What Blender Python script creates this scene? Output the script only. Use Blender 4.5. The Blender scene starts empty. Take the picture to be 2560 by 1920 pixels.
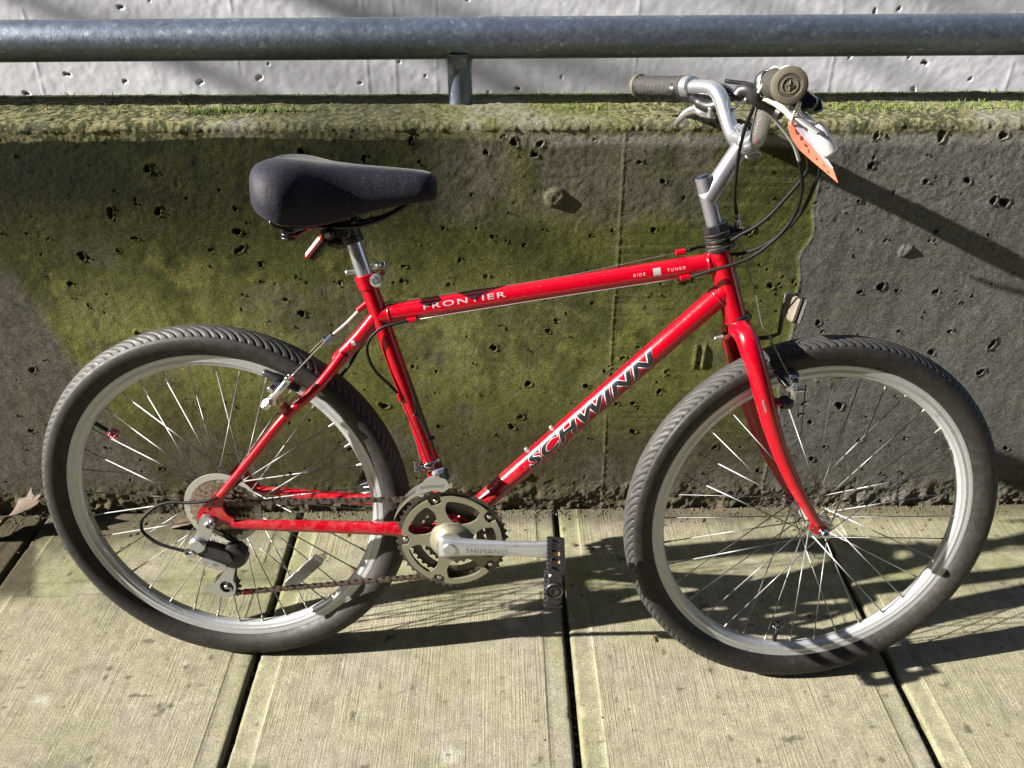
import bpy, bmesh, math, random
import numpy as np
from mathutils import Vector, Matrix, geometry

rng = np.random.default_rng(7)
random.seed(7)
SC = bpy.context.scene
COL = SC.collection

# ------------------------------------------------------------------ camera, sky, sun, exposure
F_PX, SRC_W, SRC_H = 1967.11, 2560, 1920
PITCH, YAW, ROLL = 0.568667, -0.014743, -0.000506
CAM = Vector((0.0, -1.44284, 1.27621))
cam_data = bpy.data.cameras.new('camera')
cam_data.sensor_fit = 'HORIZONTAL'
cam_data.sensor_width = 36.0
cam_data.lens = F_PX / SRC_W * 36.0
cam_data.clip_start = 0.02
cam_data.clip_end = 500.0
cam = bpy.data.objects.new('camera', cam_data)
COL.objects.link(cam)
cp, sp, cy_, sy_ = math.cos(PITCH), math.sin(PITCH), math.cos(YAW), math.sin(YAW)
fw = Vector((-sy_ * cp, cy_ * cp, -sp))
rt = Vector((cy_, sy_, 0.0))
upv = rt.cross(fw)
cr, sr = math.cos(ROLL), math.sin(ROLL)
rt, upv = cr * rt + sr * upv, -sr * rt + cr * upv
M = Matrix((rt, upv, -fw)).transposed().to_4x4()
M.translation = CAM
cam.matrix_world = M
SC.camera = cam

SUN_AZ, SUN_EL = math.radians(6.8), math.radians(26.5)     # direction the light travels to, elevation
world = bpy.data.worlds.new('World')
SC.world = world
world.use_nodes = True
wn = world.node_tree.nodes
wl_ = world.node_tree.links
for n in list(wn):
    wn.remove(n)
w_out = wn.new('ShaderNodeOutputWorld')
w_bg = wn.new('ShaderNodeBackground')
w_sky = wn.new('ShaderNodeTexSky')
w_sky.sky_type = 'NISHITA'
w_sky.sun_disc = False
w_sky.sun_elevation = SUN_EL
w_sky.sun_rotation = math.atan2(-math.cos(SUN_AZ), -math.sin(SUN_AZ))
w_sky.altitude = 50
w_bg.inputs['Strength'].default_value = 0.05
wl_.new(w_sky.outputs[0], w_bg.inputs['Color'])
wl_.new(w_bg.outputs[0], w_out.inputs['Surface'])

sun_data = bpy.data.lights.new('sun', 'SUN')
sun_data.energy = 5.0
sun_data.angle = math.radians(0.53)
sun_data.color = (1.0, 0.95, 0.87)
sun = bpy.data.objects.new('sun', sun_data)
COL.objects.link(sun)
sdir = Vector((math.cos(SUN_AZ) * math.cos(SUN_EL), math.sin(SUN_AZ) * math.cos(SUN_EL), -math.sin(SUN_EL)))
sun.rotation_euler = sdir.to_track_quat('-Z', 'Y').to_euler()
sun.location = (-8, -1, 6)

SC.view_settings.view_transform = 'Standard'
SC.view_settings.look = 'None'
SC.view_settings.gamma = 1.0
SC.view_settings.use_curve_mapping = False
SC.view_settings.exposure = 1.9
SC.render.engine = 'CYCLES'
SC.cycles.max_bounces = 8

# ------------------------------------------------------------------ helpers
def new_mat(name):
    m = bpy.data.materials.new(name)
    m.use_nodes = True
    nt = m.node_tree
    for n in list(nt.nodes):
        nt.nodes.remove(n)
    out = nt.nodes.new('ShaderNodeOutputMaterial')
    p = nt.nodes.new('ShaderNodeBsdfPrincipled')
    nt.links.new(p.outputs[0], out.inputs['Surface'])
    return m, nt, p


def N(nt, kind, **kw):
    n = nt.nodes.new(kind)
    for k, v in kw.items():
        if k in n.inputs:
            n.inputs[k].default_value = v
        else:
            setattr(n, k, v)
    return n


def coords(nt, which='Object', scale=None, rot=None):
    tc = N(nt, 'ShaderNodeTexCoord')
    if scale is None:
        return tc.outputs[which]
    mp = N(nt, 'ShaderNodeMapping')
    mp.inputs['Scale'].default_value = scale
    if rot:
        mp.inputs['Rotation'].default_value = rot
    nt.links.new(tc.outputs[which], mp.inputs['Vector'])
    return mp.outputs['Vector']


def noise(nt, vec, scale, detail=4, rough=0.6, dist=0.0):
    n = N(nt, 'ShaderNodeTexNoise')
    n.inputs['Scale'].default_value = scale
    n.inputs['Detail'].default_value = detail
    n.inputs['Roughness'].default_value = rough
    n.inputs['Distortion'].default_value = dist
    nt.links.new(vec, n.inputs['Vector'])
    return n.outputs['Fac']


def ramp(nt, fac, stops):
    r = N(nt, 'ShaderNodeValToRGB')
    el = r.color_ramp.elements
    while len(el) < len(stops):
        el.new(0.5)
    for e, (p, c) in zip(el, stops):
        e.position = p
        e.color = (c, c, c, 1) if not hasattr(c, '__len__') else (*c, 1)
    nt.links.new(fac, r.inputs['Fac'])
    return r.outputs['Color']


def mixc(nt, fac, a, b, mode='MIX'):
    m = N(nt, 'ShaderNodeMix', data_type='RGBA', blend_type=mode)
    for sock, v in ((m.inputs[0], fac), (m.inputs[6], a), (m.inputs[7], b)):
        if hasattr(v, 'is_output'):
            nt.links.new(v, sock)
        elif hasattr(v, '__len__'):
            sock.default_value = (*v, 1)
        else:
            sock.default_value = v
    return m.outputs[2]


def bump(nt, h, strength, dist, normal=None):
    b = N(nt, 'ShaderNodeBump')
    b.inputs['Strength'].default_value = strength
    b.inputs['Distance'].default_value = dist
    nt.links.new(h, b.inputs['Height'])
    if normal is not None:
        nt.links.new(normal, b.inputs['Normal'])
    return b.outputs['Normal']


def simple(name, base, rough=0.5, metal=0.0, var=0.25, scale=60.0, bmp=0.0, dirt=None, dirt_amt=0.0, dirt_scale=25.0,
           coat=0.0, spec=0.5, trans=0.0, sheen=0.0, alpha=1.0):
    base = tuple(c * 0.78 for c in base)
    dirt = None if dirt is None else tuple(c * 0.78 for c in dirt)
    m, nt, p = new_mat(name)
    v = coords(nt)
    f = noise(nt, v, scale, 5, 0.65)
    lo = tuple(c * (1 - var) for c in base)
    hi = tuple(min(1.0, c * (1 + var)) for c in base)
    c = mixc(nt, f, lo, hi)
    if dirt is not None:
        d = ramp(nt, noise(nt, v, dirt_scale, 6, 0.7), [(0.62 - 0.3 * dirt_amt, 0.0), (0.78 - 0.2 * dirt_amt, 1.0)])
        c = mixc(nt, d, c, dirt)
    nt.links.new(c, p.inputs['Base Color'])
    r = N(nt, 'ShaderNodeMapRange')
    r.inputs['To Min'].default_value = max(0.02, rough - 0.1)
    r.inputs['To Max'].default_value = min(1.0, rough + 0.12)
    nt.links.new(noise(nt, v, scale * 0.6, 4), r.inputs['Value'])
    nt.links.new(r.outputs[0], p.inputs['Roughness'])
    p.inputs['Metallic'].default_value = metal
    p.inputs['Coat Weight'].default_value = coat
    p.inputs['Coat Roughness'].default_value = 0.12
    p.inputs['Specular IOR Level'].default_value = spec
    p.inputs['Transmission Weight'].default_value = trans
    p.inputs['Sheen Weight'].default_value = sheen
    p.inputs['Alpha'].default_value = alpha
    if bmp > 0:
        nt.links.new(bump(nt, noise(nt, v, scale * 6, 4), 0.6, bmp), p.inputs['Normal'])
    return m


def mesh_obj(name, V, Fc, mat, parent=None, smooth=True, loc=None):
    me = bpy.data.meshes.new(name)
    V = np.asarray(V, dtype=float)
    me.from_pydata(V.tolist(), [], [list(map(int, f)) for f in Fc])
    me.materials.append(mat)
    if smooth:
        me.shade_smooth()
    o = bpy.data.objects.new(name, me)
    COL.objects.link(o)
    if parent is not None:
        o.parent = parent
    if loc is not None:
        o.location = loc
    return o


class MB:
    """collects shells of ONE piece and links them as one mesh"""
    def __init__(s):
        s.V = []
        s.F = []
        s.n = 0

    def add(s, V, Fc):
        V = np.asarray(V, dtype=float)
        s.V.append(V)
        s.F += [[i + s.n for i in f] for f in Fc]
        s.n += len(V)
        return s

    def obj(s, name, mat, parent=None, smooth=True, angle=None):
        o = mesh_obj(name, np.concatenate(s.V), s.F, mat, parent, smooth)
        if angle is not None:
            sharpen(o, angle)
        return o


def sharpen(o, deg=35):
    me = o.data
    bm = bmesh.new()
    bm.from_mesh(me)
    bmesh.ops.recalc_face_normals(bm, faces=bm.faces)
    lim = math.radians(deg)
    for e in bm.edges:
        if len(e.link_faces) == 2 and e.calc_face_angle(0) > lim:
            e.smooth = False
    bm.to_mesh(me)
    bm.free()


def spline(P, per=8):
    P = np.asarray(P, float)
    n = len(P)
    Q = np.vstack([2 * P[0] - P[1], P, 2 * P[-1] - P[-2]])
    out = []
    for i in range(n - 1):
        p0, p1, p2, p3 = Q[i], Q[i + 1], Q[i + 2], Q[i + 3]
        for t in np.linspace(0, 1, per, endpoint=False):
            out.append(0.5 * ((2 * p1) + (-p0 + p2) * t + (2 * p0 - 5 * p1 + 4 * p2 - p3) * t * t + (-p0 + 3 * p1 - 3 * p2 + p3) * t ** 3))
    out.append(P[-1])
    return np.array(out)


def tube(P, r, n=12, cap=True, flat=None, side=None):
    """swept tube; r scalar or per-point; flat = (ratio along side axis) to squash; side = reference side vector"""
    P = np.asarray(P, float)
    k = len(P)
    r = np.broadcast_to(np.asarray(r, float), (k,))
    T = np.gradient(P, axis=0)
    T /= np.linalg.norm(T, axis=1)[:, None] + 1e-12
    if side is None:
        a = np.array([0, 1.0, 0]) if abs(T[0][1]) < 0.9 else np.array([1.0, 0, 0])
    else:
        a = np.asarray(side, float)
    V = []
    u = a - T[0] * (a @ T[0])
    u /= np.linalg.norm(u)
    ang = np.linspace(0, 2 * np.pi, n, endpoint=False)
    fl = np.broadcast_to(np.asarray(1.0 if flat is None else flat, float), (k,))
    for i in range(k):
        if side is not None:
            u = a - T[i] * (a @ T[i])
        else:
            u = u - T[i] * (u @ T[i])
        u /= np.linalg.norm(u) + 1e-12
        w = np.cross(T[i], u)
        V.append(P[i] + r[i] * (fl[i] * np.cos(ang)[:, None] * u + np.sin(ang)[:, None] * w))
    V = np.concatenate(V)
    Fc = []
    for i in range(k - 1):
        for j in range(n):
            a0, b0 = i * n + j, i * n + (j + 1) % n
            Fc.append((a0, b0, b0 + n, a0 + n))
    if cap:
        Fc.append(tuple(range(n))[::-1])
        Fc.append(tuple((k - 1) * n + j for j in range(n)))
    return V, Fc


def basis(axis, ref=None):
    a = np.asarray(axis, float)
    a = a / np.linalg.norm(a)
    if ref is None:
        ref = np.array([0, 0, 1.0]) if abs(a[2]) < 0.9 else np.array([1.0, 0, 0])
    u = np.asarray(ref, float) - a * (np.asarray(ref, float) @ a)
    u /= np.linalg.norm(u)
    return a, u, np.cross(a, u)


def lathe(prof, c, axis, n=32, closed=False, ref=None, a0=0.0, a1=2 * np.pi):
    """prof list of (radius, distance along axis)"""
    a, u, w = basis(axis, ref)
    c = np.asarray(c, float)
    full = abs(a1 - a0 - 2 * np.pi) < 1e-6
    m = n if full else n + 1
    ang = a0 + (a1 - a0) * np.arange(m) / n
    prof = np.asarray(prof, float)
    k = len(prof)
    V = (c + prof[:, None, 1, None] * a + prof[:, None, 0, None] * (np.cos(ang)[None, :, None] * u + np.sin(ang)[None, :, None] * w)).reshape(-1, 3)
    Fc = []
    kk = k if closed else k - 1
    for i in range(kk):
        i2 = (i + 1) % k
        for j in range(m if full else m - 1):
            j2 = (j + 1) % m
            Fc.append((i * m + j, i * m + j2, i2 * m + j2, i2 * m + j))
    return V, Fc


def cyl(c0, c1, r0, r1=None, n=16, bev=0.0):
    c0 = np.asarray(c0, float)
    c1 = np.asarray(c1, float)
    r1 = r0 if r1 is None else r1
    L = np.linalg.norm(c1 - c0)
    b = min(bev, L * 0.3, r0 * 0.4)
    if b > 0:
        prof = [(0.0, 0), (r0 - b, 0), (r0, b), (r1, L - b), (r1 - b, L), (0.0, L)]
    else:
        prof = [(0.0, 0), (r0, 0), (r0, 0), (r1, L), (r1, L), (0.0, L)]
    return lathe(prof, c0, c1 - c0, n)


def plate(outer, holes, d0, d1, to3, bev=0.0):
    """2-D outline with holes extruded from depth d0 to d1; to3(x, z, d) gives the 3-D point"""
    loops = [list(map(tuple, outer))] + [list(map(tuple, h)) for h in holes]
    pts = [p for l in loops for p in l]
    tri = geometry.tessellate_polygon([[Vector((p[0], p[1], 0)) for p in l] for l in loops])
    n = len(pts)
    V = [to3(p[0], p[1], d0) for p in pts] + [to3(p[0], p[1], d1) for p in pts]
    Fc = [tuple(t) for t in tri] + [tuple(i + n for i in reversed(t)) for t in tri]
    s = 0
    for l in loops:
        m = len(l)
        for j in range(m):
            j2 = (j + 1) % m
            Fc.append((s + j, s + j2, n + s + j2, n + s + j))
        s += m
    return V, Fc


def box(c, ax, half, bev=0.0):
    """oriented box, ax = three unit axes, chamfered in the first two axes' plane"""
    c = np.asarray(c, float)
    X, Y, Z = [np.asarray(a, float) for a in ax]
    hx, hy, hz = half
    b = min(bev, hx * 0.45, hy * 0.45) if bev else 0
    if b:
        ol = [(-hx + b, -hy), (hx - b, -hy), (hx, -hy + b), (hx, hy - b), (hx - b, hy), (-hx + b, hy), (-hx, hy - b), (-hx, -hy + b)]
    else:
        ol = [(-hx, -hy), (hx, -hy), (hx, hy), (-hx, hy)]
    m = len(ol)
    V = []
    zs = [(-hz, 1 - (b / max(hx, hy) if b else 0)), (-hz + b, 1), (hz - b, 1), (hz, 1 - (b / max(hx, hy) if b else 0))] if b else [(-hz, 1), (hz, 1)]
    for z, s in zs:
        for p in ol:
            V.append(c + X * p[0] * s + Y * p[1] * s + Z * z)
    Fc = []
    for i in range(len(zs) - 1):
        for j in range(m):
            j2 = (j + 1) % m
            Fc.append((i * m + j, i * m + j2, (i + 1) * m + j2, (i + 1) * m + j))
    Fc.append(tuple(range(m))[::-1])
    Fc.append(tuple((len(zs) - 1) * m + j for j in range(m)))
    return V, Fc


def empty(name, parent=None, mat=None):
    o = bpy.data.objects.new(name, None)
    o.empty_display_size = 0.05
    COL.objects.link(o)
    if parent is not None:
        o.parent = parent
    if mat is not None:
        o.matrix_local = mat
    return o


def tag(o, label, cat, group=None):
    o['label'] = label
    o['category'] = cat
    if group:
        o['group'] = group


def vnoise(shape, cell, seed):
    """smooth value noise sampled on a grid, cell in grid steps"""
    r = np.random.default_rng(seed)
    h, w = shape
    gh, gw = int(h / cell) + 3, int(w / cell) + 3
    G = r.random((gh, gw))
    y = np.arange(h) / cell
    x = np.arange(w) / cell
    yi, xi = y.astype(int), x.astype(int)
    fy, fx = y - yi, x - xi
    fy = (fy * fy * (3 - 2 * fy))[:, None]
    fx = (fx * fx * (3 - 2 * fx))[None, :]
    a = G[yi][:, xi]
    b = G[yi][:, xi + 1]
    c = G[yi + 1][:, xi]
    d = G[yi + 1][:, xi + 1]
    return (a * (1 - fx) + b * fx) * (1 - fy) + (c * (1 - fx) + d * fx) * fy


def fbm(shape, cell, seed, octs=4, gain=0.55):
    out = np.zeros(shape)
    amp, tot = 1.0, 0.0
    for i in range(octs):
        out += amp * vnoise(shape, max(cell, 1.01), seed + i * 17)
        tot += amp
        amp *= gain
        cell /= 2.0
    return out / tot


def vaniso(shape, cy, cx, seed):
    r = np.random.default_rng(seed)
    h, w = shape
    G = r.random((int(h / cy) + 3, int(w / cx) + 3))
    y, x = np.arange(h) / cy, np.arange(w) / cx
    yi, xi = y.astype(int), x.astype(int)
    fy, fx = (y - yi), (x - xi)
    fy = (fy * fy * (3 - 2 * fy))[:, None]
    fx = (fx * fx * (3 - 2 * fx))[None, :]
    return (G[yi][:, xi] * (1 - fx) + G[yi][:, xi + 1] * fx) * (1 - fy) + (G[yi + 1][:, xi] * (1 - fx) + G[yi + 1][:, xi + 1] * fx) * fy


def grid_mesh(name, P, mat, col=None, parent=None):
    """P (h, w, 3) vertex grid"""
    h, w, _ = P.shape
    me = bpy.data.meshes.new(name)
    nv = h * w
    me.vertices.add(nv)
    me.vertices.foreach_set('co', P.reshape(-1).astype(np.float32))
    idx = np.arange(nv).reshape(h, w)
    q = np.stack([idx[:-1, :-1], idx[:-1, 1:], idx[1:, 1:], idx[1:, :-1]], -1).reshape(-1, 4)
    nf = len(q)
    me.loops.add(nf * 4)
    me.polygons.add(nf)
    me.loops.foreach_set('vertex_index', q.reshape(-1).astype(np.int32))
    me.polygons.foreach_set('loop_start', np.arange(0, nf * 4, 4, dtype=np.int32))
    me.polygons.foreach_set('loop_total', np.full(nf, 4, dtype=np.int32))
    me.update(calc_edges=True)
    me.materials.append(mat)
    if col is not None:
        at = me.attributes.new('tint', 'FLOAT_COLOR', 'POINT')
        c4 = np.concatenate([col.reshape(-1, 3), np.ones((nv, 1))], 1)
        at.data.foreach_set('color', c4.reshape(-1).astype(np.float32))
    me.shade_smooth()
    o = bpy.data.objects.new(name, me)
    COL.objects.link(o)
    if parent is not None:
        o.parent = parent
    return o


def sstep(a, b, x):
    t = np.clip((x - a) / (b - a), 0, 1)
    return t * t * (3 - 2 * t)

# ------------------------------------------------------------------ materials
def mineral_mat(name, grain, bmp, rough=0.9, stripes=None, dark=0.55, speck=True, spec=0.08, mott=0.2, hi=1.65):
    """weathered concrete: colour comes from the 'tint' attribute, broken up by fine procedural grain"""
    m, nt, p = new_mat(name)
    v = coords(nt)
    at = N(nt, 'ShaderNodeAttribute', attribute_name='tint')
    c = at.outputs['Color']
    f1 = noise(nt, v, grain, 6, 0.75)
    c = mixc(nt, 1.0, c, ramp(nt, f1, [(0.30, dark), (0.5, 0.95 if hi > 1.2 else 1.0), (0.70, hi)]), 'MULTIPLY')
    f3 = noise(nt, v, grain * 0.13, 5, 0.6)
    c = mixc(nt, 1.0, c, ramp(nt, f3, [(0.3, 1 - mott), (0.7, 1 + mott)]), 'MULTIPLY')
    nrm = None
    if stripes:
        # broom strokes: noise stretched hard along y
        sv = coords(nt, 'Object', (stripes, 5.0, 2.0))
        s1 = noise(nt, sv, 1.0, 5, 0.75)
        at2 = N(nt, 'ShaderNodeAttribute', attribute_name='broom')
        c2 = mixc(nt, 1.0, c, ramp(nt, s1, [(0.36, 0.80), (0.5, 1.0), (0.62, 1.10)]), 'MULTIPLY')
        c = mixc(nt, at2.outputs['Fac'], c, c2)
        ms = N(nt, 'ShaderNodeMath', operation='MULTIPLY')
        nt.links.new(s1, ms.inputs[0])
        nt.links.new(at2.outputs['Fac'], ms.inputs[1])
        nrm = bump(nt, ms.outputs[0], 1.0, 0.0040)
    if speck:
        vo = N(nt, 'ShaderNodeTexVoronoi')
        vo.inputs['Scale'].default_value = grain * 0.8
        nt.links.new(v, vo.inputs['Vector'])
        sp_ = ramp(nt, vo.outputs['Distance'], [(0.05, 1.35), (0.16, 1.0)])
        c = mixc(nt, 0.5, c, mixc(nt, 1.0, c, sp_, 'MULTIPLY'))
    nt.links.new(c, p.inputs['Base Color'])
    p.inputs['Roughness'].default_value = rough
    p.inputs['Specular IOR Level'].default_value = spec
    nb = bump(nt, f1, 0.9, bmp, nrm)
    nb = bump(nt, noise(nt, v, grain * 3.2, 3, 0.6), 0.6, bmp * 0.35, nb)
    nt.links.new(nb, p.inputs['Normal'])
    return m


M_WALL = mineral_mat('mossy_concrete', 300, 0.0034, 0.92, dark=0.30)
M_PAVE = mineral_mat('broomed_concrete', 300, 0.0016, 0.9, stripes=300, dark=0.62, hi=1.5)
M_WHITE = mineral_mat('white_painted_concrete', 30, 0.0005, 0.6, dark=0.96, speck=False, spec=0.3, mott=0.03, hi=1.03)
M_SOIL = simple('joint_soil', (0.03, 0.024, 0.016), 0.95, var=0.6, scale=120, bmp=0.002)
M_CRUMB = simple('dirt_crumb', (0.10, 0.08, 0.055), 0.95, var=0.7, scale=40, bmp=0.001)
M_MOSS = simple('moss', (0.11, 0.15, 0.02), 0.9, var=0.6, scale=90)
M_LEAF = simple('dry_leaf', (0.075, 0.045, 0.025), 0.7, var=0.35, scale=60, bmp=0.001, dirt=(0.07, 0.04, 0.02), dirt_amt=0.4)
M_LEAFBIT = simple('leaf_fragment', (0.15, 0.085, 0.04), 0.8, var=0.6, scale=30)

def galv():
    m, nt, p = new_mat('galvanized_steel')
    v = coords(nt)
    vo = N(nt, 'ShaderNodeTexVoronoi')
    vo.inputs['Scale'].default_value = 140
    vo.inputs['Randomness'].default_value = 1.0
    nt.links.new(v, vo.inputs['Vector'])
    sx = N(nt, 'ShaderNodeSeparateColor')
    nt.links.new(vo.outputs['Color'], sx.inputs[0])
    c = ramp(nt, sx.outputs[0], [(0.0, (0.13, 0.16, 0.205)), (0.6, (0.155, 0.19, 0.24)), (0.94, (0.18, 0.215, 0.265)), (1.0, (0.28, 0.31, 0.36))])
    c = mixc(nt, ramp(nt, noise(nt, v, 6, 5, 0.65), [(0.42, 0.0), (0.66, 0.7)]), c, (0.11, 0.13, 0.165))
    nt.links.new(c, p.inputs['Base Color'])
    p.inputs['Metallic'].default_value = 0.85
    rr = ramp(nt, noise(nt, v, 60, 5, 0.7), [(0.3, 0.36), (0.7, 0.52)])
    nt.links.new(rr, p.inputs['Roughness'])
    nt.links.new(bump(nt, noise(nt, v, 350, 3, 0.7), 0.35, 0.0012, bump(nt, noise(nt, v, 30, 3), 0.3, 0.002)), p.inputs['Normal'])
    return m
M_GALV = galv()

def red_paint():
    m, nt, p = new_mat('red_bicycle_paint')
    v = coords(nt)
    c = mixc(nt, noise(nt, v, 20, 4), (0.27, 0.0003, 0.007), (0.34, 0.0005, 0.009))
    chips = ramp(nt, noise(nt, coords(nt, 'Object', (1.0, 1.0, 2.2)), 150, 5, 0.75, 0.4), [(0.68, 0.0), (0.70, 1.0)])
    zone = ramp(nt, noise(nt, v, 9, 3), [(0.5, 0.0), (0.62, 1.0)])
    mm = N(nt, 'ShaderNodeMath', operation='MULTIPLY')
    nt.links.new(chips, mm.inputs[0])
    nt.links.new(zone, mm.inputs[1])
    c = mixc(nt, mm.outputs[0], c, (0.62, 0.30, 0.28))
    # dust low on the frame
    sz = N(nt, 'ShaderNodeSeparateXYZ')
    nt.links.new(v, sz.inputs[0])
    low = ramp(nt, sz.outputs[2], [(0.0, 1.0), (0.12, 0.0)])
    dn = ramp(nt, noise(nt, v, 55, 6, 0.8), [(0.45, 0.0), (0.75, 0.55)])
    m2 = N(nt, 'ShaderNodeMath', operation='MULTIPLY')
    nt.links.new(low, m2.inputs[0])
    nt.links.new(dn, m2.inputs[1])
    c = mixc(nt, m2.outputs[0], c, (0.33, 0.14, 0.12))
    nt.links.new(c, p.inputs['Base Color'])
    nt.links.new(ramp(nt, noise(nt, v, 70, 5, 0.7), [(0.3, 0.16), (0.75, 0.30)]), p.inputs['Roughness'])
    p.inputs['Coat Weight'].default_value = 0.3
    p.inputs['Specular IOR Level'].default_value = 0.4
    p.inputs['Coat Roughness'].default_value = 0.1
    nt.links.new(bump(nt, noise(nt, v, 240, 4, 0.6), 0.12, 0.0006), p.inputs['Normal'])
    return m
M_RED = red_paint()

def tyre_mat(name, lo, hi, dust):
    m, nt, p = new_mat(name)
    v = coords(nt)
    c = mixc(nt, noise(nt, v, 14, 6, 0.7), lo, hi)
    c = mixc(nt, ramp(nt, noise(nt, v, 90, 6, 0.75), [(0.45, 0.0), (0.8, 0.7)]), c, dust)
    at = N(nt, 'ShaderNodeAttribute', attribute_name='groove')
    c = mixc(nt, at.outputs['Fac'], c, (0.006, 0.006, 0.006))
    at3 = N(nt, 'ShaderNodeAttribute', attribute_name='tread')
    c = mixc(nt, at3.outputs['Fac'], c, (0.050, 0.048, 0.046))
    nt.links.new(c, p.inputs['Base Color'])
    nt.links.new(ramp(nt, noise(nt, v, 60, 4), [(0.3, 0.5), (0.7, 0.72)]), p.inputs['Roughness'])
    p.inputs['Specular IOR Level'].default_value = 0.35
    nt.links.new(bump(nt, noise(nt, v, 420, 4, 0.7), 0.35, 0.0007), p.inputs['Normal'])
    return m
M_TYRE = tyre_mat('worn_tyre_rubber', (0.006, 0.0055, 0.005), (0.015, 0.0135, 0.012), (0.045, 0.038, 0.033))
M_RIM = simple('brushed_rim', (0.52, 0.535, 0.555), 0.34, 0.5, 0.06, 40, dirt=(0.33, 0.32, 0.30), dirt_amt=0.15, dirt_scale=60, bmp=0.0002)
M_ALU = simple('polished_aluminium', (0.62, 0.64, 0.68), 0.24, 0.85, 0.05, 60, bmp=0.0001)
M_ALUD = simple('dull_aluminium', (0.50, 0.50, 0.50), 0.38, 0.7, 0.15, 90, dirt=(0.22, 0.20, 0.18), dirt_amt=0.25, dirt_scale=70)
M_STEM = simple('anodized_grey_stem', (0.36, 0.36, 0.40), 0.33, 0.75, 0.08, 50, bmp=0.0001)
M_CHROME = simple('chrome', (0.70, 0.71, 0.73), 0.12, 1.0, 0.05, 80, dirt=(0.3, 0.25, 0.2), dirt_amt=0.1)
M_SPOKE = simple('spoke_steel', (0.34, 0.34, 0.34), 0.5, 0.6, 0.2, 50)
M_BRASS = simple('nipple_brass', (0.45, 0.42, 0.36), 0.4, 0.8, 0.2, 50)
M_BLACK = simple('black_plastic', (0.017, 0.017, 0.019), 0.4, 0.0, 0.3, 60, bmp=0.0004, dirt=(0.06, 0.055, 0.05), dirt_amt=0.15)
M_BLACKM = simple('black_steel', (0.03, 0.03, 0.033), 0.28, 0.5, 0.3, 60, dirt=(0.12, 0.09, 0.07), dirt_amt=0.3, dirt_scale=90)
M_HOUS = simple('cable_housing', (0.008, 0.008, 0.009), 0.55, 0.0, 0.3, 60, spec=0.15)
M_WIRE = simple('cable_wire', (0.35, 0.33, 0.31), 0.35, 0.8, 0.3, 200)
M_CHAIN = simple('oily_chain_steel', (0.16, 0.125, 0.105), 0.42, 0.55, 0.6, 260, dirt=(0.05, 0.03, 0.022), dirt_amt=0.5, dirt_scale=160, bmp=0.0004)
M_RING = simple('dark_chainring', (0.10, 0.088, 0.078), 0.4, 0.6, 0.5, 150, dirt=(0.16, 0.13, 0.10), dirt_amt=0.3, dirt_scale=90, bmp=0.0004)
M_COG = simple('cassette_steel', (0.42, 0.34, 0.27), 0.38, 0.75, 0.5, 200, dirt=(0.12, 0.08, 0.05), dirt_amt=0.5, dirt_scale=150)
M_BEIGE = simple('beige_spider', (0.25, 0.235, 0.165), 0.42, 0.35, 0.12, 60, dirt=(0.2, 0.18, 0.13), dirt_amt=0.15, dirt_scale=60)
M_GRIP = simple('worn_grip_rubber', (0.026, 0.024, 0.022), 0.75, 0.0, 0.35, 90, bmp=0.0008, dirt=(0.05, 0.045, 0.038), dirt_amt=0.15, dirt_scale=70)
M_CAP = simple('faded_grip_cap', (0.10, 0.085, 0.058), 0.7, 0.0, 0.25, 120, bmp=0.0006)
M_CAPD = simple('grip_cap_relief', (0.05, 0.04, 0.026), 0.7, 0.0, 0.25, 120)
M_WHT = simple('silver_decal', (0.45, 0.45, 0.45), 0.35, 0.3, 0.1, 150)
M_EDGE = simple('pale_decal_edge', (0.75, 0.75, 0.76), 0.35, 0.1, 0.1, 150)
M_DECK = simple('black_decal', (0.016, 0.017, 0.02), 0.3, 0.0, 0.4, 120, coat=0.5, dirt=(0.25, 0.25, 0.25), dirt_amt=0.02, dirt_scale=220)
M_DIM = simple('grey_print', (0.07, 0.07, 0.075), 0.5, 0.0, 0.4, 150)
M_PINK = simple('pale_print', (0.70, 0.42, 0.42), 0.45, 0.0, 0.2, 150)
M_REFL = simple('red_reflector', (0.65, 0.02, 0.02), 0.2, 0.0, 0.2, 300, coat=0.6)
M_CLEAR = simple('clear_plastic', (0.86, 0.86, 0.88), 0.22, 0.0, 0.05, 80, trans=0.25, alpha=0.82)
M_GUARD = simple('yellowed_clear_plastic', (0.72, 0.71, 0.63), 0.3, 0.0, 0.08, 40, trans=0.45, alpha=0.72)
M_AMBER = simple('amber_reflector', (0.60, 0.36, 0.16), 0.3, 0.0, 0.2, 200)
M_PAPER = simple('orange_paper', (0.88, 0.28, 0.17), 0.7, 0.0, 0.08, 40)
M_PAPERW = simple('lilac_paper_edge', (0.55, 0.50, 0.62), 0.6, 0.0, 0.08, 40)
M_INK = simple('dark_red_ink', (0.35, 0.03, 0.02), 0.7)
M_STRING = simple('off_white_string', (0.66, 0.60, 0.54), 0.8, 0.0, 0.2, 200)
M_TAPE = simple('dirty_masking_tape', (0.52, 0.48, 0.42), 0.8, 0.0, 0.2, 120, bmp=0.0004)
M_CAPRED = simple('red_valve_cap', (0.55, 0.02, 0.04), 0.35)
M_CAPBLK = simple('black_valve_cap', (0.012, 0.012, 0.02), 0.3)
M_DOT = simple('white_dot', (0.8, 0.8, 0.8), 0.4)
M_BLUE = simple('blue_black_plastic', (0.010, 0.016, 0.040), 0.22, coat=0.4)

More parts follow.
